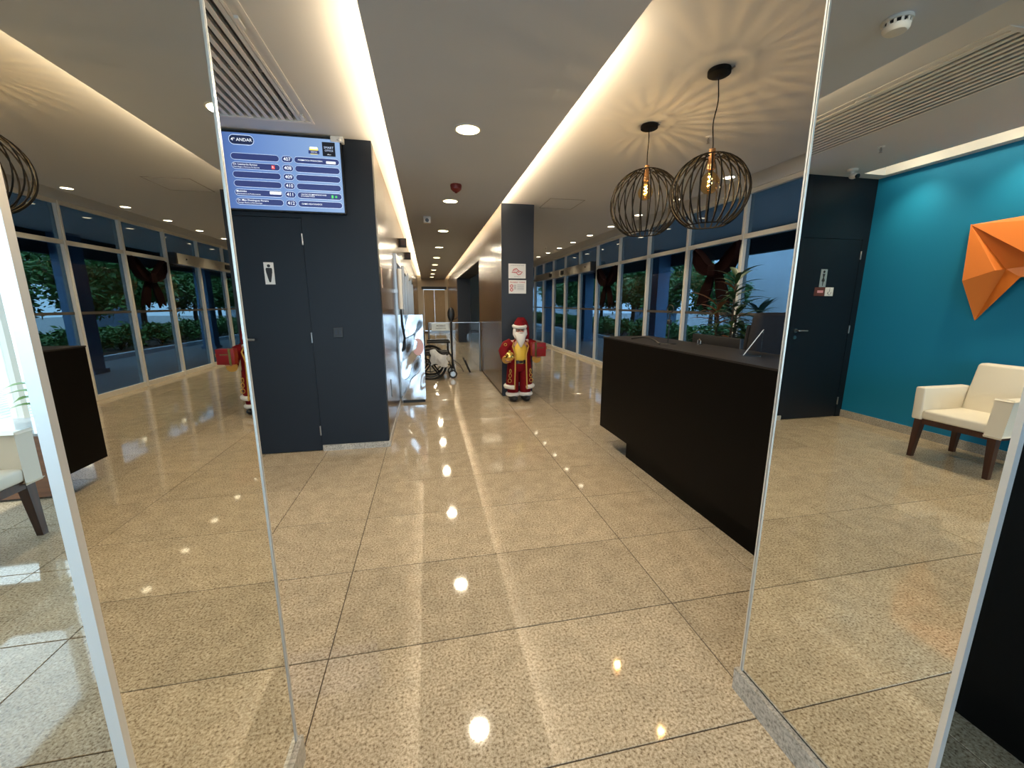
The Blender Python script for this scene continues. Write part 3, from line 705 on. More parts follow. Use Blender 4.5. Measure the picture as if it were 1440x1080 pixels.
# notices on the slate end panel
t = thing('wall_notice', 'white notice with red outlined emblem on the slate pillar', 'sign', (1.404, YP, 1.885))
MB().box(-.137, .137, -.004, 0, 0, .222).build('plate', M['white_pl'], t)
def ink(pts, r, mat, name='print', closed=True): return MB().tube([(a, -.006, b) for a, b in pts], r, 5, closed=closed).build(name, mat, t)
ink([(-.085,.090),(-.055,.135),(-.010,.150),(.020,.120),(.045,.105),(.085,.100),(.050,.062),(.015,.055),(-.010,.085)], .006, M['red_ink'], 'emblem')
ink([(-.010,.085),(.010,.110),(.030,.085)], .006, M['red_ink'], 'emblem', False)
ink([(-.055,.115),(-.020,.130),(-.015,.105),(-.05,.098)], .004, M['pink_ink'], 'emblem')
text('print', 'GOVERNO DO ESTADO', .020, M['grey_ink'], t, Matrix.Translation((0, -.0055, .195)) @ Matrix.Rotation(R(90), 4, 'X'))
text('print', 'SAO PAULO', .018, M['grey_ink'], t, Matrix.Translation((0, -.0055, .028)) @ Matrix.Rotation(R(90), 4, 'X'))
t = thing('wall_notice', 'white no smoking notice with red heading below the emblem notice', 'sign', (1.410, YP, 1.653))
MB().box(-.140, .140, -.004, 0, 0, .207).build('plate', M['white_pl'], t)
text('print', 'PROIBIDO   FUMAR', .028, M['red_ink'], t, Matrix.Translation((0, -.0055, .172)) @ Matrix.Rotation(R(90), 4, 'X'))
for k in range(5): MB().box(-.005, .105, -.006, -.004, .06+k*.018, .065+k*.018).build('print', M['grey_ink'], t)
for k in range(4): MB().box(-.060, -.022, -.006, -.004, .07+k*.018, .078+k*.018).build('print', M['grey_ink'], t)
for z in (.058, .115): MB().tube([(-.095+.02*math.cos(a), -.006, z+.02*math.sin(a)) for a in [2*math.pi*i/14 for i in range(14)]], .006, 5, closed=True).build('symbol', M['red_ink'], t)

# folded orange wall sculpture
t = thing('wall_sculpture', 'faceted orange folded metal sculpture on the teal wall', 'sculpture', (XT, 2.6, 1.85))
A, B, C_, P_, Q, S, T_, U_, Rr = (.03,.70,.43), (.13,.615,-.127), (.03,.51,-.517), (.10,.40,-.04), (.03,.36,-.03), (.20,-.10,-.10), (.06,-.14,.36), (.0,-.18,.46), (.04,.05,-.06)
V_ = (.03,-.62,-.32); W_ = (.12,-.55,.20); K_ = (.09,.22,-.11); Rr = (.05,.10,.0)
facets = [(A,B,P_), (A,P_,Q), (A,Q,Rr), (A,Rr,S), (A,S,T_), (A,T_,U_), (B,C_,Q,P_), (C_,K_,Q), (Q,K_,Rr), (S,Rr,K_), (S,K_,V_), (S,V_,W_), (S,W_,T_), (T_,W_,U_)]
for f in facets:
    m_ = MB(); c0 = [Vector(p) for p in f]; nrm = (c0[1]-c0[0]).cross(c0[2]-c0[0]).normalized()
    if nrm.x < 0: nrm = -nrm
    m_.hull([tuple(p) for p in c0], [tuple(p - nrm*.006) for p in c0]); m_.build('facet', M['orange'], t)

# ================================================================ CEILING THINGS
ordn = ['nearest to the camera', 'second', 'third', 'fourth', 'fifth', 'sixth', 'seventh', 'eighth', 'ninth', 'tenth']
dl_ring = MB().lathe([(.088,0),(.100,0),(.102,-.004),(.092,-.008),(.088,-.006),(.088,0)], 36, cap=False).mesh('trim_ring'); dl_ring.materials.append(M['white'])
dl_disc = MB().lathe([(.001,-.002),(.088,-.002),(.088,-.005),(.001,-.0055)], 36).mesh('diffuser'); dl_disc.materials.append(M['downlight'])
for k in range(0, 10):
    t = thing('downlight', 'round recessed downlight in the corridor soffit, %s%s' % (['one behind the mirror piers', 'one between the mirror piers', 'nearest in view'][k+1] if k < 2 else ordn[k-1]+' in view from the mirrors', ''), 'downlight', (.362-.006*k, 1.15+2.235*k, ZS), 0, 'downlights in the soffit')
    link('trim_ring', dl_ring, None, t); link('diffuser', dl_disc, None, t)
    light('downlight_beam', 'AREA', (0, 0, -.012), (22.0, 17.0, 12.0)[min(k, 2)], (1, .86, .64), t, size=.16)
def spots(x, ys_, label, grp, pw, z=ZC):
    for k, y in enumerate(ys_):
        t = thing('ceiling_spotlight', label % ordn[k].replace('nearest to the camera', 'first'), 'spotlight', (x, y, z), 0, grp)
        MB().lathe([(.062,0),(.074,0),(.075,-.004),(.066,-.007),(.062,-.005),(.062,0)], 28, cap=False).build('trim_ring', M['white'], t)
        MB().lathe([(.001,-.002),(.062,-.002),(.062,-.004),(.001,-.0045)], 28).build('lens', M['spot_em'], t)
        light('spot_beam', 'SPOT', (0, 0, -.012), pw, (1, .82, .55), t, (0, 0, 0), .05, None, 100, .9)
spots(3.60, [4.60+1.075*k for k in range(9)], 'small round spotlight in the ceiling along the facade, %s from the reception', 'spotlights along the facade', 40)
spots(-2.84, [3.78-.84*k for k in range(6)], 'small round spotlight in the ceiling slot along the teal wall, %s from the restroom wall', 'spotlights along the teal wall', 46, ZC+.158)
for xx, y0, y1, tl in ((RX1-.03, -1.8, 4.1, 55),):
    light('slot_light', 'AREA', (xx, (y0+y1)/2, ZC+.12), 1.6*(y1-y0), (1, .84, .60), ceiling, (0, R(tl), 0), .02, y1-y0)

# air grille
t = thing('air_grille', 'long white air conditioning grille in the ceiling by the screen', 'air vent', (GRX0, GRY0, ZC))
gw, gl = GRX1-GRX0, GRY1-GRY0
f = MB().box(-.02, 0, -.02, gl+.02, -.006, .03).box(gw, gw+.02, -.02, gl+.02, -.006, .03).box(0, gw, -.02, .01, -.006, .03).box(0, gw, gl-.01, gl+.02, -.006, .03)
f.build('frame', M['white'], t)
MB().box(0, gw, 0, gl, .10, .11).build('dark_plenum', pm('plenum', (.10,.095,.09), .8), t)
MB().box(gw-.07, gw-.055, .01, gl-.01, -.003, .02).build('hinge_bar', M['white'], t)
MB().box(gw-.055, gw, .01, gl-.01, .004, .012).build('side_panel', M['white'], t)
for y in (.75, 1.9): MB().rbox(gw-.052, gw-.03, y, y+.10, -.012, .004, .003, 1).build('clip', M['white_pl'], t)
sl = MB().box(-.014, .014, 0, gl-.02, 0, .008).add(*(lambda b: (b.v, b.f))(MB().box(-.003, .003, 0, gl-.02, .008, .045))).mesh('slat'); sl.materials.append(M['white'])
for k in range(11): link('slat', sl, None, t, (.03+k*(gw-.12)/10, .01, 0))
for k in range(1, 3): MB().box(0, gw-.07, gl*k/3-.006, gl*k/3+.006, .03, .05).build('cross_bar', M['white'], t)

# smoke detector
t = thing('smoke_detector', 'round white smoke detector on the lowered soffit', 'detector', (.096, 1.77, ZS))
MB().lathe([(.001,0),(.058,0),(.060,-.006),(.058,-.014),(.001,-.014)], 28).build('base', M['white_pl'], t)
MB().lathe([(.001,-.014),(.048,-.014),(.048,-.022),(.001,-.022)], 24).build('sensor_chamber', M['black'], t)
for k in range(12):
    a = 2*math.pi*k/12; MB().box(.043, .052, -.005, .005, -.036, -.012).xf(Matrix.Rotation(a, 4, 'Z')).build('vent_rib', M['white_pl'], t)
MB().lathe([(.001,-.030),(.052,-.030),(.050,-.044),(.040,-.054),(.001,-.057)], 28).build('cap', M['white_pl'], t)
# red alarm, cctv camera, dome camera
t = thing('alarm_sounder', 'dark red alarm sounder on the corridor soffit', 'alarm', (.37, 4.87, ZS))
MB().lathe([(.001,0),(.060,0),(.064,-.015),(.058,-.05),(.030,-.075),(.001,-.078)], 24).build('body', M['red_pl'], t)
MB().lathe([(.001,-.076),(.018,-.076),(.015,-.088),(.001,-.09)], 16).build('lens', M['red_pl'], t)
t = thing('security_camera', 'small white security camera on the corridor soffit', 'camera', (.055, 6.66, ZS))
MB().rbox(-.055, .055, -.05, .05, -.10, 0, .015, 2).build('housing', M['white_pl'], t)
MB().cyl((0, -.045, -.06), (0, -.062, -.062), .028, 16).build('lens', M['black'], t)
t = thing('dome_camera', 'white ceiling camera with black lens in front of the restroom wall', 'camera', (-2.46, 4.06, ZC))
MB().lathe([(.001,0),(.05,0),(.05,-.02),(.018,-.03),(.018,-.05),(.001,-.05)], 20).build('bracket', M['white_pl'], t)
MB().ball((0, -.02, -.075), (.035, .05, .032), 16, 10).build('body', M['white_pl'], t)
MB().cyl((0, -.055, -.085), (0, -.075, -.09), .022, 14).build('lens', M['black'], t)
def sprinkler(label, x, y):
    t = thing('sprinkler', label, 'sprinkler', (x, y, ZC), 0, 'ceiling sprinklers')
    MB().lathe([(.001,0),(.030,0),(.026,-.008),(.001,-.009)], 20).build('rosette', M['white_pl'], t)
    MB().cyl((0,0,-.008), (0,0,-.05), .006, 8).build('stem', M['steel'], t)
    for s in (-1, 1): MB().tube([(0,0,-.018), (s*.012,0,-.026), (s*.010,0,-.04), (0,0,-.052)], .0025, 5).build('frame_arm', M['steel'], t)
    MB().lathe([(.001,-.052),(.014,-.052),(.014,-.055),(.001,-.055)], 12).build('deflector', M['steel'], t)
sprinkler('ceiling sprinkler between the two cage pendants', 2.56, 3.59)
sprinkler('ceiling sprinkler near the slot of the teal wall', -2.05, 3.46)
sprinkler('far ceiling sprinkler behind the slate pillar by the facade', 3.20, 11.0)
t = thing('ceiling_hatch', 'square access hatch outlined in the ceiling by the pillar', 'hatch', (2.06, 6.27, ZC))
MB().box(-.255, .255, -.29, .29, -.002, .0).build('panel', M['ceil'], t)
f = MB().box(-.265, -.257, -.30, .30, -.005, 0).box(.257, .265, -.30, .30, -.005, 0).box(-.265, .265, -.30, -.292, -.005, 0).box(-.265, .265, .292, .30, -.005, 0)
f.build('frame', pm('hatch_frame', (.40,.38,.36), .6), t)

# automatic door operator on the facade
t = thing('door_operator', 'long metal automatic door header on the facade', 'door header', (XF-.055, 9.85, 2.30))
MB().box(-.13, 0, .03, 5.3, 0, .22).build('cover', pm('satin_alu', (.62,.60,.55), .35, metal=.6), t)
MB().box(-.135, 0, -.04, .03, -.005, .225).build('end_cap', M['black'], t)
for y in (2.2, 3.4): MB().rbox(-.155, -.13, y-.13, y+.13, .05, .17, .01, 1).build('sensor', M['black'], t)
MB().ball((-.14, .35, .12), .018, 10, 8).build('indicator', M['black'], t)

# ribbon bows on the facade
def bow(label, y, z, sc):
    t = thing('ribbon_bow', label, 'bow', (XF-.004, y, z), 0, 'ribbon bows on the facade')
    def loop(s):
        prof = [(0,.06,-.06), (.14,.13,-.05), (.30,.27,-.08), (.45,.37,-.02), (.50,.36,-.12), (.47,.16,-.22), (.36,.02,-.26), (.18,-.06,-.16), (0,-.06,-.06)]
        r0 = [(-.07, s*a*sc, b*sc) for a, b, c in prof]; r1 = [(-.01+.02*abs(c), s*a*sc*.98, b*sc) for a, b, c in prof]
        mid = [(-.12, s*(.02+a*.9)*sc, (b*.92)*sc) for a, b, c in prof]
        m_ = MB(); n = len(prof)
        m_.add(r0+mid+r1, [(i, (i+1) % n, n+(i+1) % n, n+i) for i in range(n)] + [(n+i, n+(i+1) % n, 2*n+(i+1) % n, 2*n+i) for i in range(n)] + [tuple(range(n)), tuple(range(2*n, 3*n))])
        return m_
    for s in (-1, 1): loop(s).build('loop', M['bow'], t)
    MB().rbox(-.13, -.01, -.075*sc, .075*sc, -.085*sc, .085*sc, .02, 3).build('knot', M['bow'], t)
    for s in (-1, 1):
        m_ = MB(); pr = [(.0,-.05), (s*.13,-.02), (s*.30,-.30), (s*.36,-.52), (s*.24,-.46), (s*.16,-.56), (s*.06,-.30)]
        m_.prism([(a*sc, b*sc) for a, b in pr], 'x', -.06, -.03); m_.build('tail', M['bow'], t)
    return t
bow('large maroon ribbon bow on the facade behind the desk', 5.43, 1.97, 1.0)
bow('large maroon ribbon bow on the facade beside the automatic door', 9.15, 1.97, 1.0)

# ================================================================ DECORATED CHRISTMAS FIGURE
def skin_mesh(name, verts, edges_, radii, root, mat, parent, sub=2):
    me = bpy.data.meshes.new(name); me.from_pydata(verts, edges_, []); o = bpy.data.objects.new('tmp', me); COL.objects.link(o)
    sk = o.modifiers.new('s', 'SKIN'); sk.use_smooth_shade = True
    for i, r in enumerate(radii):
        me.skin_vertices[0].data[i].radius = r if isinstance(r, tuple) else (r, r)
    me.skin_vertices[0].data[root].use_root = True
    sb_ = o.modifiers.new('u', 'SUBSURF'); sb_.levels = sub; sb_.render_levels = sub
    dg = bpy.context.evaluated_depsgraph_get(); dg.update()
    m2 = bpy.data.meshes.new_from_object(o.evaluated_get(dg)); bpy.data.objects.remove(o)
    m2.polygons.foreach_set('use_smooth', [True]*len(m2.polygons)); m2.materials.clear()
    return link(name, m2, mat, parent)
SX, SY = 1.375, 6.10
t = thing('christmas_figure', 'bearded figure in a red robe with white fur and gold embroidery, beside slate pillar', 'figure', (SX, SY, 0))
# body (local: faces -y)
V = [(0,0,.58), (0,0,.72), (0,.0,.88), (0,0,.98), (0,-.01,1.06), (0,-.01,1.15),
     (-.16,0,.90), (-.25,-.03,.78), (-.235,-.14,.665), (-.215,-.19,.66),
     (.16,0,.90), (.25,-.03,.80), (.235,-.13,.70), (.25,-.19,.715),
     (-.10,0,.52), (-.10,0,.30), (-.10,.01,.08), (-.10,-.07,.035),
     (.10,0,.52), (.10,0,.30), (.10,.01,.08), (.10,-.07,.035)]
Ee = [(0,1),(1,2),(2,3),(3,4),(4,5),(2,6),(6,7),(7,8),(8,9),(2,10),(10,11),(11,12),(12,13),(0,14),(14,15),(15,16),(16,17),(0,18),(18,19),(19,20),(20,21)]
rad = [(.095,.075),(.10,.08),(.085,.065),.045,(.068,.075),(.060,.066),.06,.05,.036,.028,.06,.05,.036,.028,.075,.06,.045,.035,.075,.06,.045,.035]
body = skin_mesh('body', V, Ee, rad, 0, M['skin'], t)
# face
for s in (-1, 1):
    MB().ball((s*.024, -.084, 1.105), (.010,.006,.008), 10, 8).build('eye', M['ink'], t)
    MB().tube([(s*.010,-.088,1.122), (s*.026,-.090,1.130), (s*.042,-.080,1.122)], .006, 6).build('eyebrow', M['fur'], t)
    MB().ball((s*.036, -.074, 1.080), (.016,.012,.013), 10, 8).build('cheek', pm('rosy', (.62,.22,.18), .6), t)
MB().ball((0, -.095, 1.088), (.013,.016,.014), 12, 8).build('nose', pm('nose_pink', (.62,.25,.2), .55), t)
MB().tube([(-.020,-.094,1.056), (0,-.099,1.051), (.020,-.094,1.056)], .005, 6).build('mouth', M['red_ink'], t)
for s in (-1, 1): MB().tube([(0,-.097,1.070), (s*.022,-.098,1.066), (s*.045,-.086,1.052)], [.010,.012,.004], 8).build('moustache', M['fur'], t)
# beard and hair round the face
bd = MB(); n = 22
rows = [(1.075,.080,-.055,.030), (1.045,.084,-.072,.036), (1.00,.078,-.092,.038), (.95,.062,-.105,.034), (.90,.042,-.112,.026), (.86,.020,-.112,.014), (.845,.004,-.11,.004)]
vs_ = []
for z, w, yc, th in rows:
    for k in range(n):
        a = 2*math.pi*k/n; j = 1+.07*math.sin(5*a+z*70); vs_.append((w*math.cos(a)*j, yc+th*math.sin(a)*j, z))
bd.add(vs_, [(i*n+k, i*n+(k+1) % n, (i+1)*n+(k+1) % n, (i+1)*n+k) for i in range(len(rows)-1) for k in range(n)] + [tuple(range(n))]); bd.build('beard', M['fur'], t)
hr = MB()
for s in (-1, 1): hr.tube([(s*.070,-.03,1.15), (s*.082,-.035,1.10), (s*.086,-.045,1.04), (s*.070,-.05,.98)], [.020,.026,.028,.012], 10)
hr.ball((0, .035, 1.08), (.082,.062,.10), 16, 10); hr.build('hair', M['fur'], t)
# hat with fur brim and hanging tip
hb = MB().tube([(.090*math.cos(a), -.010+.088*math.sin(a), 1.158+.012*math.sin(a)) for a in [2*math.pi*i/28 for i in range(28)]], .027, 10, closed=True).build('hat_brim', M['fur'], t)
MB().tube([(0,-.005,1.150), (.003,.0,1.205), (.015,.01,1.240), (.050,.02,1.245), (.085,.02,1.205), (.112,.02,1.13), (.125,.01,1.02), (.122,.0,.96)], [.090,.084,.066,.055,.048,.042,.036,.026], 16).build('hat', M['red_fab'], t)
MB().ball((.122, 0, .935), .030, 14, 10).build('pompom', M['fur'], t)
# robe: open in front, hanging to the shins
def robe_panel(s):
    # half robe as a shell from back centre round to the front edge
    prof = [(.955,.085,.075), (.92,.155,.105), (.86,.195,.125), (.74,.185,.130), (.60,.185,.135), (.45,.195,.140), (.30,.205,.145), (.20,.212,.150)]
    m_ = MB(); n = 14; vs_ = []
    for z, rx, ry in prof:
        for k in range(n+1):
            a = R(90) - s*R(90+ (62 if z < .8 else 50))*k/n     # from back (+y) round the side to the front
            fold = 1+.025*math.sin(k*2.2)*(1-z)
            vs_.append((rx*math.cos(a)*fold, .01+ry*math.sin(a)*fold, z))
    nn = len(prof)*(n+1)
    inner = [(x_*.94, .01+(y_-.01)*.92, z_) for x_, y_, z_ in vs_]
    fs = []
    for i in range(len(prof)-1):
        for k in range(n):
            a_, b2, c2, d2 = i*(n+1)+k, i*(n+1)+k+1, (i+1)*(n+1)+k+1, (i+1)*(n+1)+k
            fs += [(a_, b2, c2, d2), (nn+a_, nn+d2, nn+c2, nn+b2)]
        fs += [(i*(n+1)+n, nn+i*(n+1)+n, nn+(i+1)*(n+1)+n, (i+1)*(n+1)+n)]
    m_.add(vs_+inner, fs); return m_, [vs_[i*(n+1)+n] for i in range(len(prof))], vs_[-(n+1):]
for s in (-1, 1):
    pm_, front, hem = robe_panel(s); pm_.build('robe', M['red_fab'], t)
    MB().tube([(x_, y_-.006, z_) for x_, y_, z_ in front[1:]], .011, 8).build('gold_edge', M['gold_thread'], t)
    MB().tube([(x_*1.01, .01+(y_-.01)*1.02, z_+.03) for x_, y_, z_ in hem], [.034]*len(hem), 10).build('hem_fur', M['fur'], t)
    for j, zz in enumerate((.33, .41, .48)):
        aa = R(90) - s*R(126); rr = 1.035
        cx_, cy_ = (.203-.02*j*.4)*math.cos(aa)*rr, .01+.143*math.sin(aa)*rr
        MB().tube([(cx_+.026*(1-j*.25)*math.cos(b), cy_-.004-.012*abs(math.cos(b)), zz+.030*math.sin(b)) for b in [2*math.pi*i/16 for i in range(16)]], .0055, 6, closed=True).build('gold_embroidery', M['gold_thread'], t)
    sleeve = MB().tube([(s*.13,.0,.905), (s*.20,-.01,.87), (s*.255,-.035,.785), (s*.245,-.11,.695), (s*.238,-.135,.68)], [.075,.082,.080,.068,.064], 14); sleeve.build('sleeve', M['red_fab'], t)
    MB().tube([(s*.237,-.138,.678), (s*.232,-.165,.672)], .066, 14).build('cuff', M['gold_thread'], t)
    for q in range(3):
        MB().tube([(s*(.235+.0*q)+.020*math.cos(b), -.082-.004*q, .80+q*.045+.018*math.sin(b)) for b in [2*math.pi*i/12 for i in range(12)]], .0045, 5, closed=True).build('gold_embroidery', M['gold_thread'], t)
    # trousers, fur cuffs, boots
    MB().tube([(s*.085,0,.60), (s*.10,0,.42), (s*.10,.005,.20), (s*.10,.01,.10)], [.105,.098,.090,.085], 16).build('trouser_leg', M['red_fab'], t)
    MB().tube([(s*.10+.086*math.cos(a), .005+.086*math.sin(a), .105) for a in [2*math.pi*i/20 for i in range(20)]], .032, 8, closed=True).build('boot_fur', M['fur'], t)
    bt = MB().ball((s*.10, -.045, .045), (.066,.125,.045), 18, 12); bt.v = [(a, b, max(0, c)) for a, b, c in bt.v]; bt.tube([(s*.10,.01,.10), (s*.10,.01,.03)], [.07,.066], 14); bt.build('boot', M['black'], t)
# hands with fingers
for s in (-1, 1):
    px, py, pz = (-.212,-.20,.655) if s < 0 else (.248,-.20,.715)
    for q in range(4):
        fx = px + (q-1.5)*.017
        MB().tube([(fx, py+.01, pz), (fx, py-.028, pz-.010), (fx, py-.046, pz-.002), (fx, py-.05, pz+.020-.003*abs(q-1.5))], [.009,.0085,.008,.006], 7).build('finger', M['skin'], t)
    MB().tube([(px-s*.028, py+.012, pz+.002), (px-s*.046, py-.008, pz+.016), (px-s*.045, py-.022, pz+.036)], [.010,.009,.007], 7).build('thumb', M['skin'], t)
# shirt, belt
MB().lathe([(.10,.47),(.125,.50),(.128,.56),(.126,.62)], 24, sx=1, sy=.9).build('trouser_seat', M['red_fab'], t)
MB().lathe([(.118,.625),(.128,.68),(.135,.76),(.125,.84),(.085,.92),(.06,.95)], 24, sx=1, sy=.86).build('shirt', M['yellow'], t)
MB().lathe([(.130,.595),(.137,.598),(.137,.645),(.130,.648)], 28, sx=1.0, sy=.9).build('belt', M['black'], t)
MB().tube([(-.032,-.127,.600), (.032,-.127,.600), (.032,-.127,.644), (-.032,-.127,.644)], .006, 6, closed=True).build('buckle', M['gold'], t)
# things in the hands
t = thing('gold_bauble', 'shiny gold bauble held by the robed figure', 'ornament', (SX-.205, SY-.235, .675))
MB().ball((0, -.03, .055), .072, 20, 14).build('ball', M['gold'], t)
MB().lathe([(.016,.122),(.018,.125),(.018,.145),(.006,.15)], 14, o=(0,-.03,0)).build('cap', M['gold'], t)
for k in range(6): MB().ball((.066*math.cos(k*1.05), -.03+.066*math.sin(k*1.05), .055), .014, 8, 6).build('stud', M['gold'], t)
t = thing('gift_box', 'small red gift box with gold ribbon held by the robed figure', 'gift', (SX+.235, SY-.245, .725))
MB().rbox(-.105, .105, -.06, .06, 0, .20, .006, 2).build('box', pm('red_gift_paper', (.24,.006,.010), .4), t)
MB().box(-.068, -.040, -.063, .063, -.002, .203).build('ribbon', M['gold'], t)
MB().box(-.03, .06, -.062, -.06, .125, .135).build('ribbon_label', M['gold'], t)
for s in (-1, 1): MB().tube([(.10, 0, .10), (.125, s*.03, .14), (.13, s*.01, .105), (.10, 0, .10)], .007, 6).build('ribbon_loop', M['gold'], t)

# ================================================================ THINGS ON AND BEHIND THE DESK
t = thing('desk_stand', 'black ring stand with oval base on the reception desk', 'stand', (1.99, 3.10, 1.167))
MB().lathe([(.001,0),(.085,0),(.082,.006),(.001,.008)], 28, sx=.75, sy=1).build('base', M['black'], t)
MB().cyl((0,0,.006), (0,0,.25), .005, 8).build('pole', M['black'], t)
MB().tube([(0, .045*math.cos(a), .29+.030*math.sin(a)) for a in [2*math.pi*i/20 for i in range(20)]], .005, 6, closed=True).build('ring', M['black'], t)
MB().rbox(-.012, .012, -.02, .02, .16, .20, .004, 1).build('clamp', M['black'], t)
t = thing('desk_cable', 'black cable looped on the reception desk', 'cable', (1.88, 3.30, 1.167))
MB().tube([(.02*math.sin(u*4), .22-.5*u, .008+.03*math.sin(math.pi*u)) for u in [i/20 for i in range(21)]], .007, 6).build('cable', M['black'], t)
t = thing('monitor', 'black computer monitor behind the counter, only its top showing', 'monitor', (2.44, 3.08, .736))
MB().rbox(-.02, .015, -.30, .30, .13, .49, .006, 2).build('screen', M['black'], t)
MB().box(.0, .03, -.03, .03, .0, .2).build('neck', M['black'], t)
MB().box(-.09, .10, -.12, .12, 0, .012).build('foot', M['black'], t)
t = thing('call_bell', 'small silver ring handle on the reception desk', 'bell', (2.20, 2.98, 1.167))
MB().lathe([(.001,0),(.03,0),(.028,.006),(.001,.008)], 18).build('base', M['black'], t)
MB().tube([(0, -.018, .006), (0, -.018, .03), (0, 0, .045), (0, .018, .03), (0, .018, .006)], .004, 6).build('ring', M['steel'], t)
t = thing('sign_holder', 'slanted acrylic sign holder seen from its edge on the desk', 'sign holder', (2.10, 2.24, 1.167), R(45))
MB().hull([(-.08,.085,.006),(-.08,.079,.006),(.08,.079,.006),(.08,.085,.006)], [(-.08,-.005,.165),(-.08,-.011,.165),(.08,-.011,.165),(.08,-.005,.165)]).build('slanted_plate', M['white_pl'], t)
MB().box(-.08, .08, -.014, -.010, 0, .165).build('back_plate', M['glass_clear'], t)
MB().box(-.08, .08, -.014, .10, 0, .005).build('foot_plate', M['black'], t)

t = thing('office_chair', 'dark high backed office chair draped in cloth behind the desk', 'chair', (3.12, 3.46, 0), R(90))
for k in range(5):
    a = 2*math.pi*k/5; lg = MB().tube([(0,0,.09), (.29*math.cos(a), .29*math.sin(a), .065)], [.03,.018], 8).build('base_spoke', M['black'], t)
    MB().cyl((.29*math.cos(a)-.02, .29*math.sin(a), .03), (.29*math.cos(a)+.02, .29*math.sin(a), .03), .03, 12).build('castor', M['black'], lg)
MB().cyl((0,0,.09), (0,0,.44), .028, 12).build('gas_column', M['black'], t)
MB().rbox(-.25, .25, -.25, .25, .44, .53, .03, 3).build('seat', M['dark_cloth'], t)
bk = MB().rbox(-.30, -.19, -.27, .27, .55, 1.42, .05, 4)
bk.v = [(a-.10*max(0, z-.6)+.25*b*b, b*(1-.45*max(0, z-1.2)), z) for a, b, z in bk.v]; bk.build('backrest', M['dark_cloth'], t)
for s in (-1, 1):
    MB().rbox(-.16, .14, s*.27-.03, s*.27+.03, .70, .74, .012, 2).build('armrest', M['black'], t)
    MB().tube([(-.02, s*.27, .70), (-.02, s*.27, .50), (0, s*.2, .46)], .016, 8).build('arm_post', M['black'], t)
MB().tube([(-.18,0,.46), (-.28,0,.50), (-.27,0,.70)], .025, 8).build('back_bracket', M['black'], t)
for k in range(4): MB().tube([(-.20-.02*k*0, -.22+.14*k, 1.30), (-.165, -.20+.13*k, 1.0), (-.15, -.22+.14*k, .72)], [.02,.028,.02], 8).build('cloth_fold', M['dark_cloth'], t)

t = thing('potted_dracaena', 'tall leafy potted plant with some rust coloured leaves behind the desk', 'plant', (3.42, 4.10, 0))
MB().lathe([(.13,0),(.16,.02),(.20,.40),(.21,.42),(.19,.42),(.18,.38),(.001,.38)], 28).build('pot', M['pot'], t)
MB().lathe([(.001,.38),(.178,.38),(.001,.40)], 20).build('soil', M['soil'], t)
for (sx_, sy_, h, lean, nl, rust) in ((0,.0,1.42,.02,46,.05), (.07,.08,1.05,.12,32,.08), (-.06,.09,1.12,-.12,32,.6), (.04,-.09,.80,.14,26,.1), (-.02,-.05,.62,-.1,22,.15)):
    st = MB().tube([(sx_,sy_,.39), (sx_+lean*.4, sy_, .39+h*.5), (sx_+lean, sy_+lean*.6, .39+h)], [.016,.013,.010], 8).build('stem', M['trunk'], t)
    for k in range(nl):
        a = k*2.39996; u = .35+.65*k/nl
        p = Vector((sx_+lean*u, sy_+lean*.6*u, .39+h*u)); el = .15+1.1*(k/nl)**2
        leaf_part('leaf', M['leaf_rust'] if random.random() < rust else M['leaf_dark'], t, p, (math.cos(a), math.sin(a), el), .32+.12*random.random(), .026+.010*random.random(), .9)

# ================================================================ OUTSIDE
smesh('ground', MB().box(XF+.06, 40, -14, 60, -.25, -.03).box(-22, XF+.06, -26, YK-.06, -.25, -.03).box(-22, XT-.95, YK-.06, 30, -.25, -.03), M['paving'], 'paved terrace and street outside the lobby', 'ground')
deck = struct('deck', 'blue grey plank deck outside the rear side window', 'deck')
MB().box(-12, XW-.06, -9, -.9, -.06, -.028).build('deck_bed', M['beam'], deck)
pk = MB().box(-.0, .14, -8.1, 0, 0, .02).mesh('plank'); pk.materials.append(pm('deck_plank', (.20,.29,.34), .6, vary=.15, vscale=5))
for k in range(50): link('plank', pk, None, deck, (XW-.22-.155*k, -.9, -.028))
can = smesh('canopy', MB().box(XF+.1, 6.75, YK, 50, 2.93, 3.1), M['canopy'], 'flat white canopy over the terrace outside the facade', 'canopy')
MB().box(6.6, 6.75, YK, 50, 2.50, 2.93).build('fascia_beam', M['beam'], can)
smesh('kerb', MB().box(7.6, 7.75, 6, 50, -.03, .10), M['stucco'], 'pale kerb at the edge of the planting bed', 'kerb')
smesh('planting_bed', MB().box(7.75, 12.4, 6, 50, -.03, .04), M['soil'], 'soil bed of the garden outside', 'soil')
for y0, y1, mt, lb in ((7.5, 15.6, 'stucco', 'pale wall behind the broad leaved plant'), (19.5, 23.5, 'stucco_blue', 'blue wall between the garden trees'), (33, 40, 'stucco', 'pale wall far along the garden')):
    smesh('garden_wall', MB().box(12.6, 12.9, y0, y1, -.03, 4.6).box(12.55, 12.95, y0, y1, 4.6, 4.7), M[mt], lb+' outside', 'wall')
for y, nm in ((10.6, 'nearest'), (15.9, 'middle'), (21.5, 'farthest')):
    smesh('terrace_column', MB().box(6.25, 6.6, y-.18, y+.18, -.03, 2.93).box(6.2, 6.65, y-.22, y+.22, -.03, .06), M['stucco_blue'], 'blue canopy column outside the facade, %s' % nm, 'column')
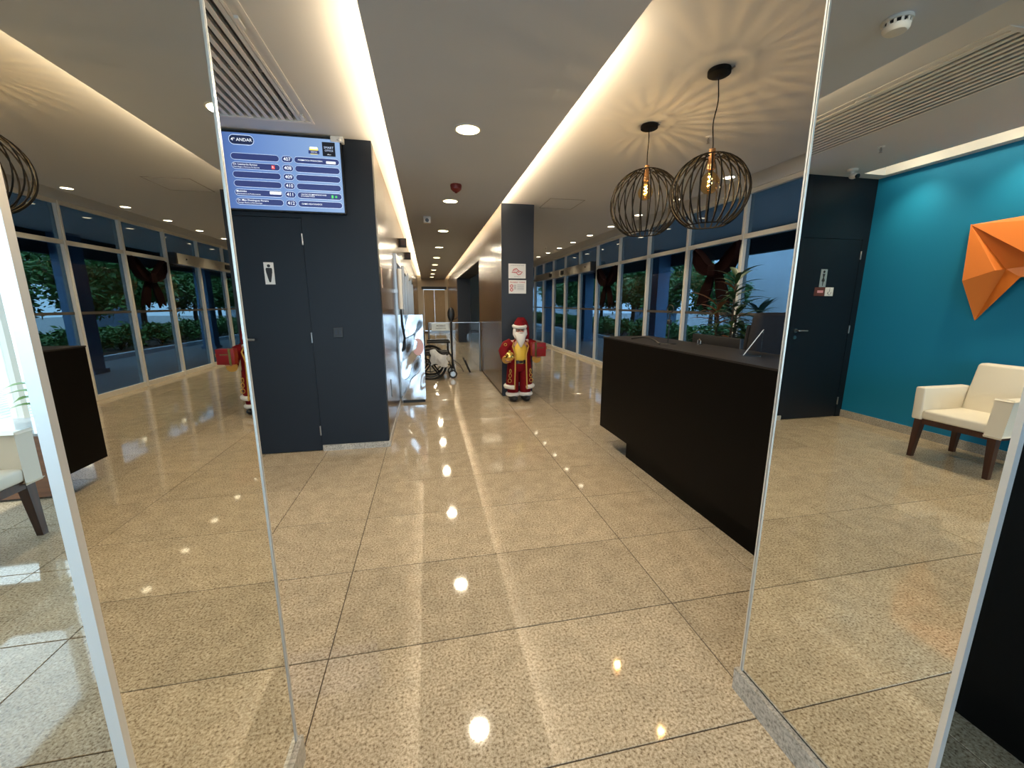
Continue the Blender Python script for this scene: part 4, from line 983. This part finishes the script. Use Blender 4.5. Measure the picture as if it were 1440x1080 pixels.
def foliage(n, rx, ry, rz, size, seed):
    rnd = random.Random(seed); m_ = MB()
    cl = [(rnd.uniform(-.75,.75)*rx, rnd.uniform(-.75,.75)*ry, rnd.uniform(-.7,.7)*rz) for _ in range(26)]
    for _ in range(n):
        c = cl[rnd.randrange(26)]; p = Vector((c[0]+rnd.triangular(-.3,.3)*rx, c[1]+rnd.triangular(-.3,.3)*ry, c[2]+rnd.triangular(-.28,.28)*rz))
        d = Vector((rnd.gauss(0,1), rnd.gauss(0,1), rnd.gauss(-.2,.6))).normalized(); s_ = d.cross(Vector((rnd.gauss(0,1), rnd.gauss(0,1), 1))).normalized(); L_ = size*(.6+.8*rnd.random())
        m_.add([p, p+d*L_*.5+s_*L_*.22, p+d*L_, p+d*L_*.5-s_*L_*.22], [(0,1,2,3)])
    return m_
fmesh = [foliage(7000, 1.5, 1.5, 1.45, .19, k).mesh('foliage') for k in range(3)]
for f in fmesh: f.materials.append(M['leaf'])
trees = [(10.3,13.1,1.9,.68), (10.0,16.0,2.4,1.0), (10.2,19.2,2.6,1.05), (9.9,22.4,2.5,1.05), (10.3,25.7,2.7,1.1), (10.0,29.2,2.6,1.1), (10.2,33.0,2.8,1.2), (13.8,18.0,2.9,1.2), (14.4,29.0,3.0,1.1)]
for k, (x, y, h, s) in enumerate(trees):
    t = thing('tree', 'leafy green garden tree beyond the facade, %s along the terrace' % ordn[k].replace('nearest to the camera', 'first'), 'tree', (x, y, 0), 0, 'garden trees')
    tr = MB().tube([(0,0,-.02), (.06,.03,h*.4), (-.04,.02,h*.75), (.05,0,h)], [.11,.09,.07,.04], 10)
    for q in range(5): a = q*1.26; tr.tube([(0,0,h*.62), (.4*math.cos(a), .4*math.sin(a), h*.85), (.9*math.cos(a), .9*math.sin(a), h*1.05)], [.05,.035,.015], 7)
    tr.build('trunk', M['trunk'], t)
    o = link('foliage', fmesh[k % 3], None, t, (0, 0, h)); o.scale = (s, s, s); o['kind'] = 'stuff'
sm = [foliage(1500, .62, .62, .42, .13, 20+k).mesh('foliage') for k in range(2)]
for f in sm: f.materials.append(M['leaf'])
for k in range(18):
    y = 9.5+k*1.42
    t = thing('garden_shrub', 'low green shrub in the planting bed outside the facade', 'shrub', (8.5+.2*math.sin(k*2.1), y, .04), 0, 'shrubs in the planting bed')
    tr = MB()
    for q in range(5): a = q*1.26+k; tr.tube([(0,0,0), (.12*math.cos(a), .12*math.sin(a), .2), (.3*math.cos(a), .3*math.sin(a), .42)], [.014,.011,.006], 6)
    tr.build('stems', M['trunk'], t)
    o = link('foliage', sm[k % 2], None, t, (0, 0, .46)); o['kind'] = 'stuff'
t = thing('garden_palm', 'dark broad leaved plant on the terrace right of the ribbon bow', 'plant', (6.6, 7.15, -.03))
MB().lathe([(.16,0),(.22,.5),(.24,.52),(.20,.52),(.001,.5)], 24).build('pot', M['pot'], t)
MB().tube([(0,0,.5), (.02,0,1.0), (0,.02,1.35)], [.03,.025,.02], 8).build('stem', M['trunk'], t)
for k in range(9):
    a = k*2.4; leaf_part('leaf', M['leaf_dark'], t, (0,0,1.3), (math.cos(a), math.sin(a), .9+.5*(k % 3)), .55, .06, .9)
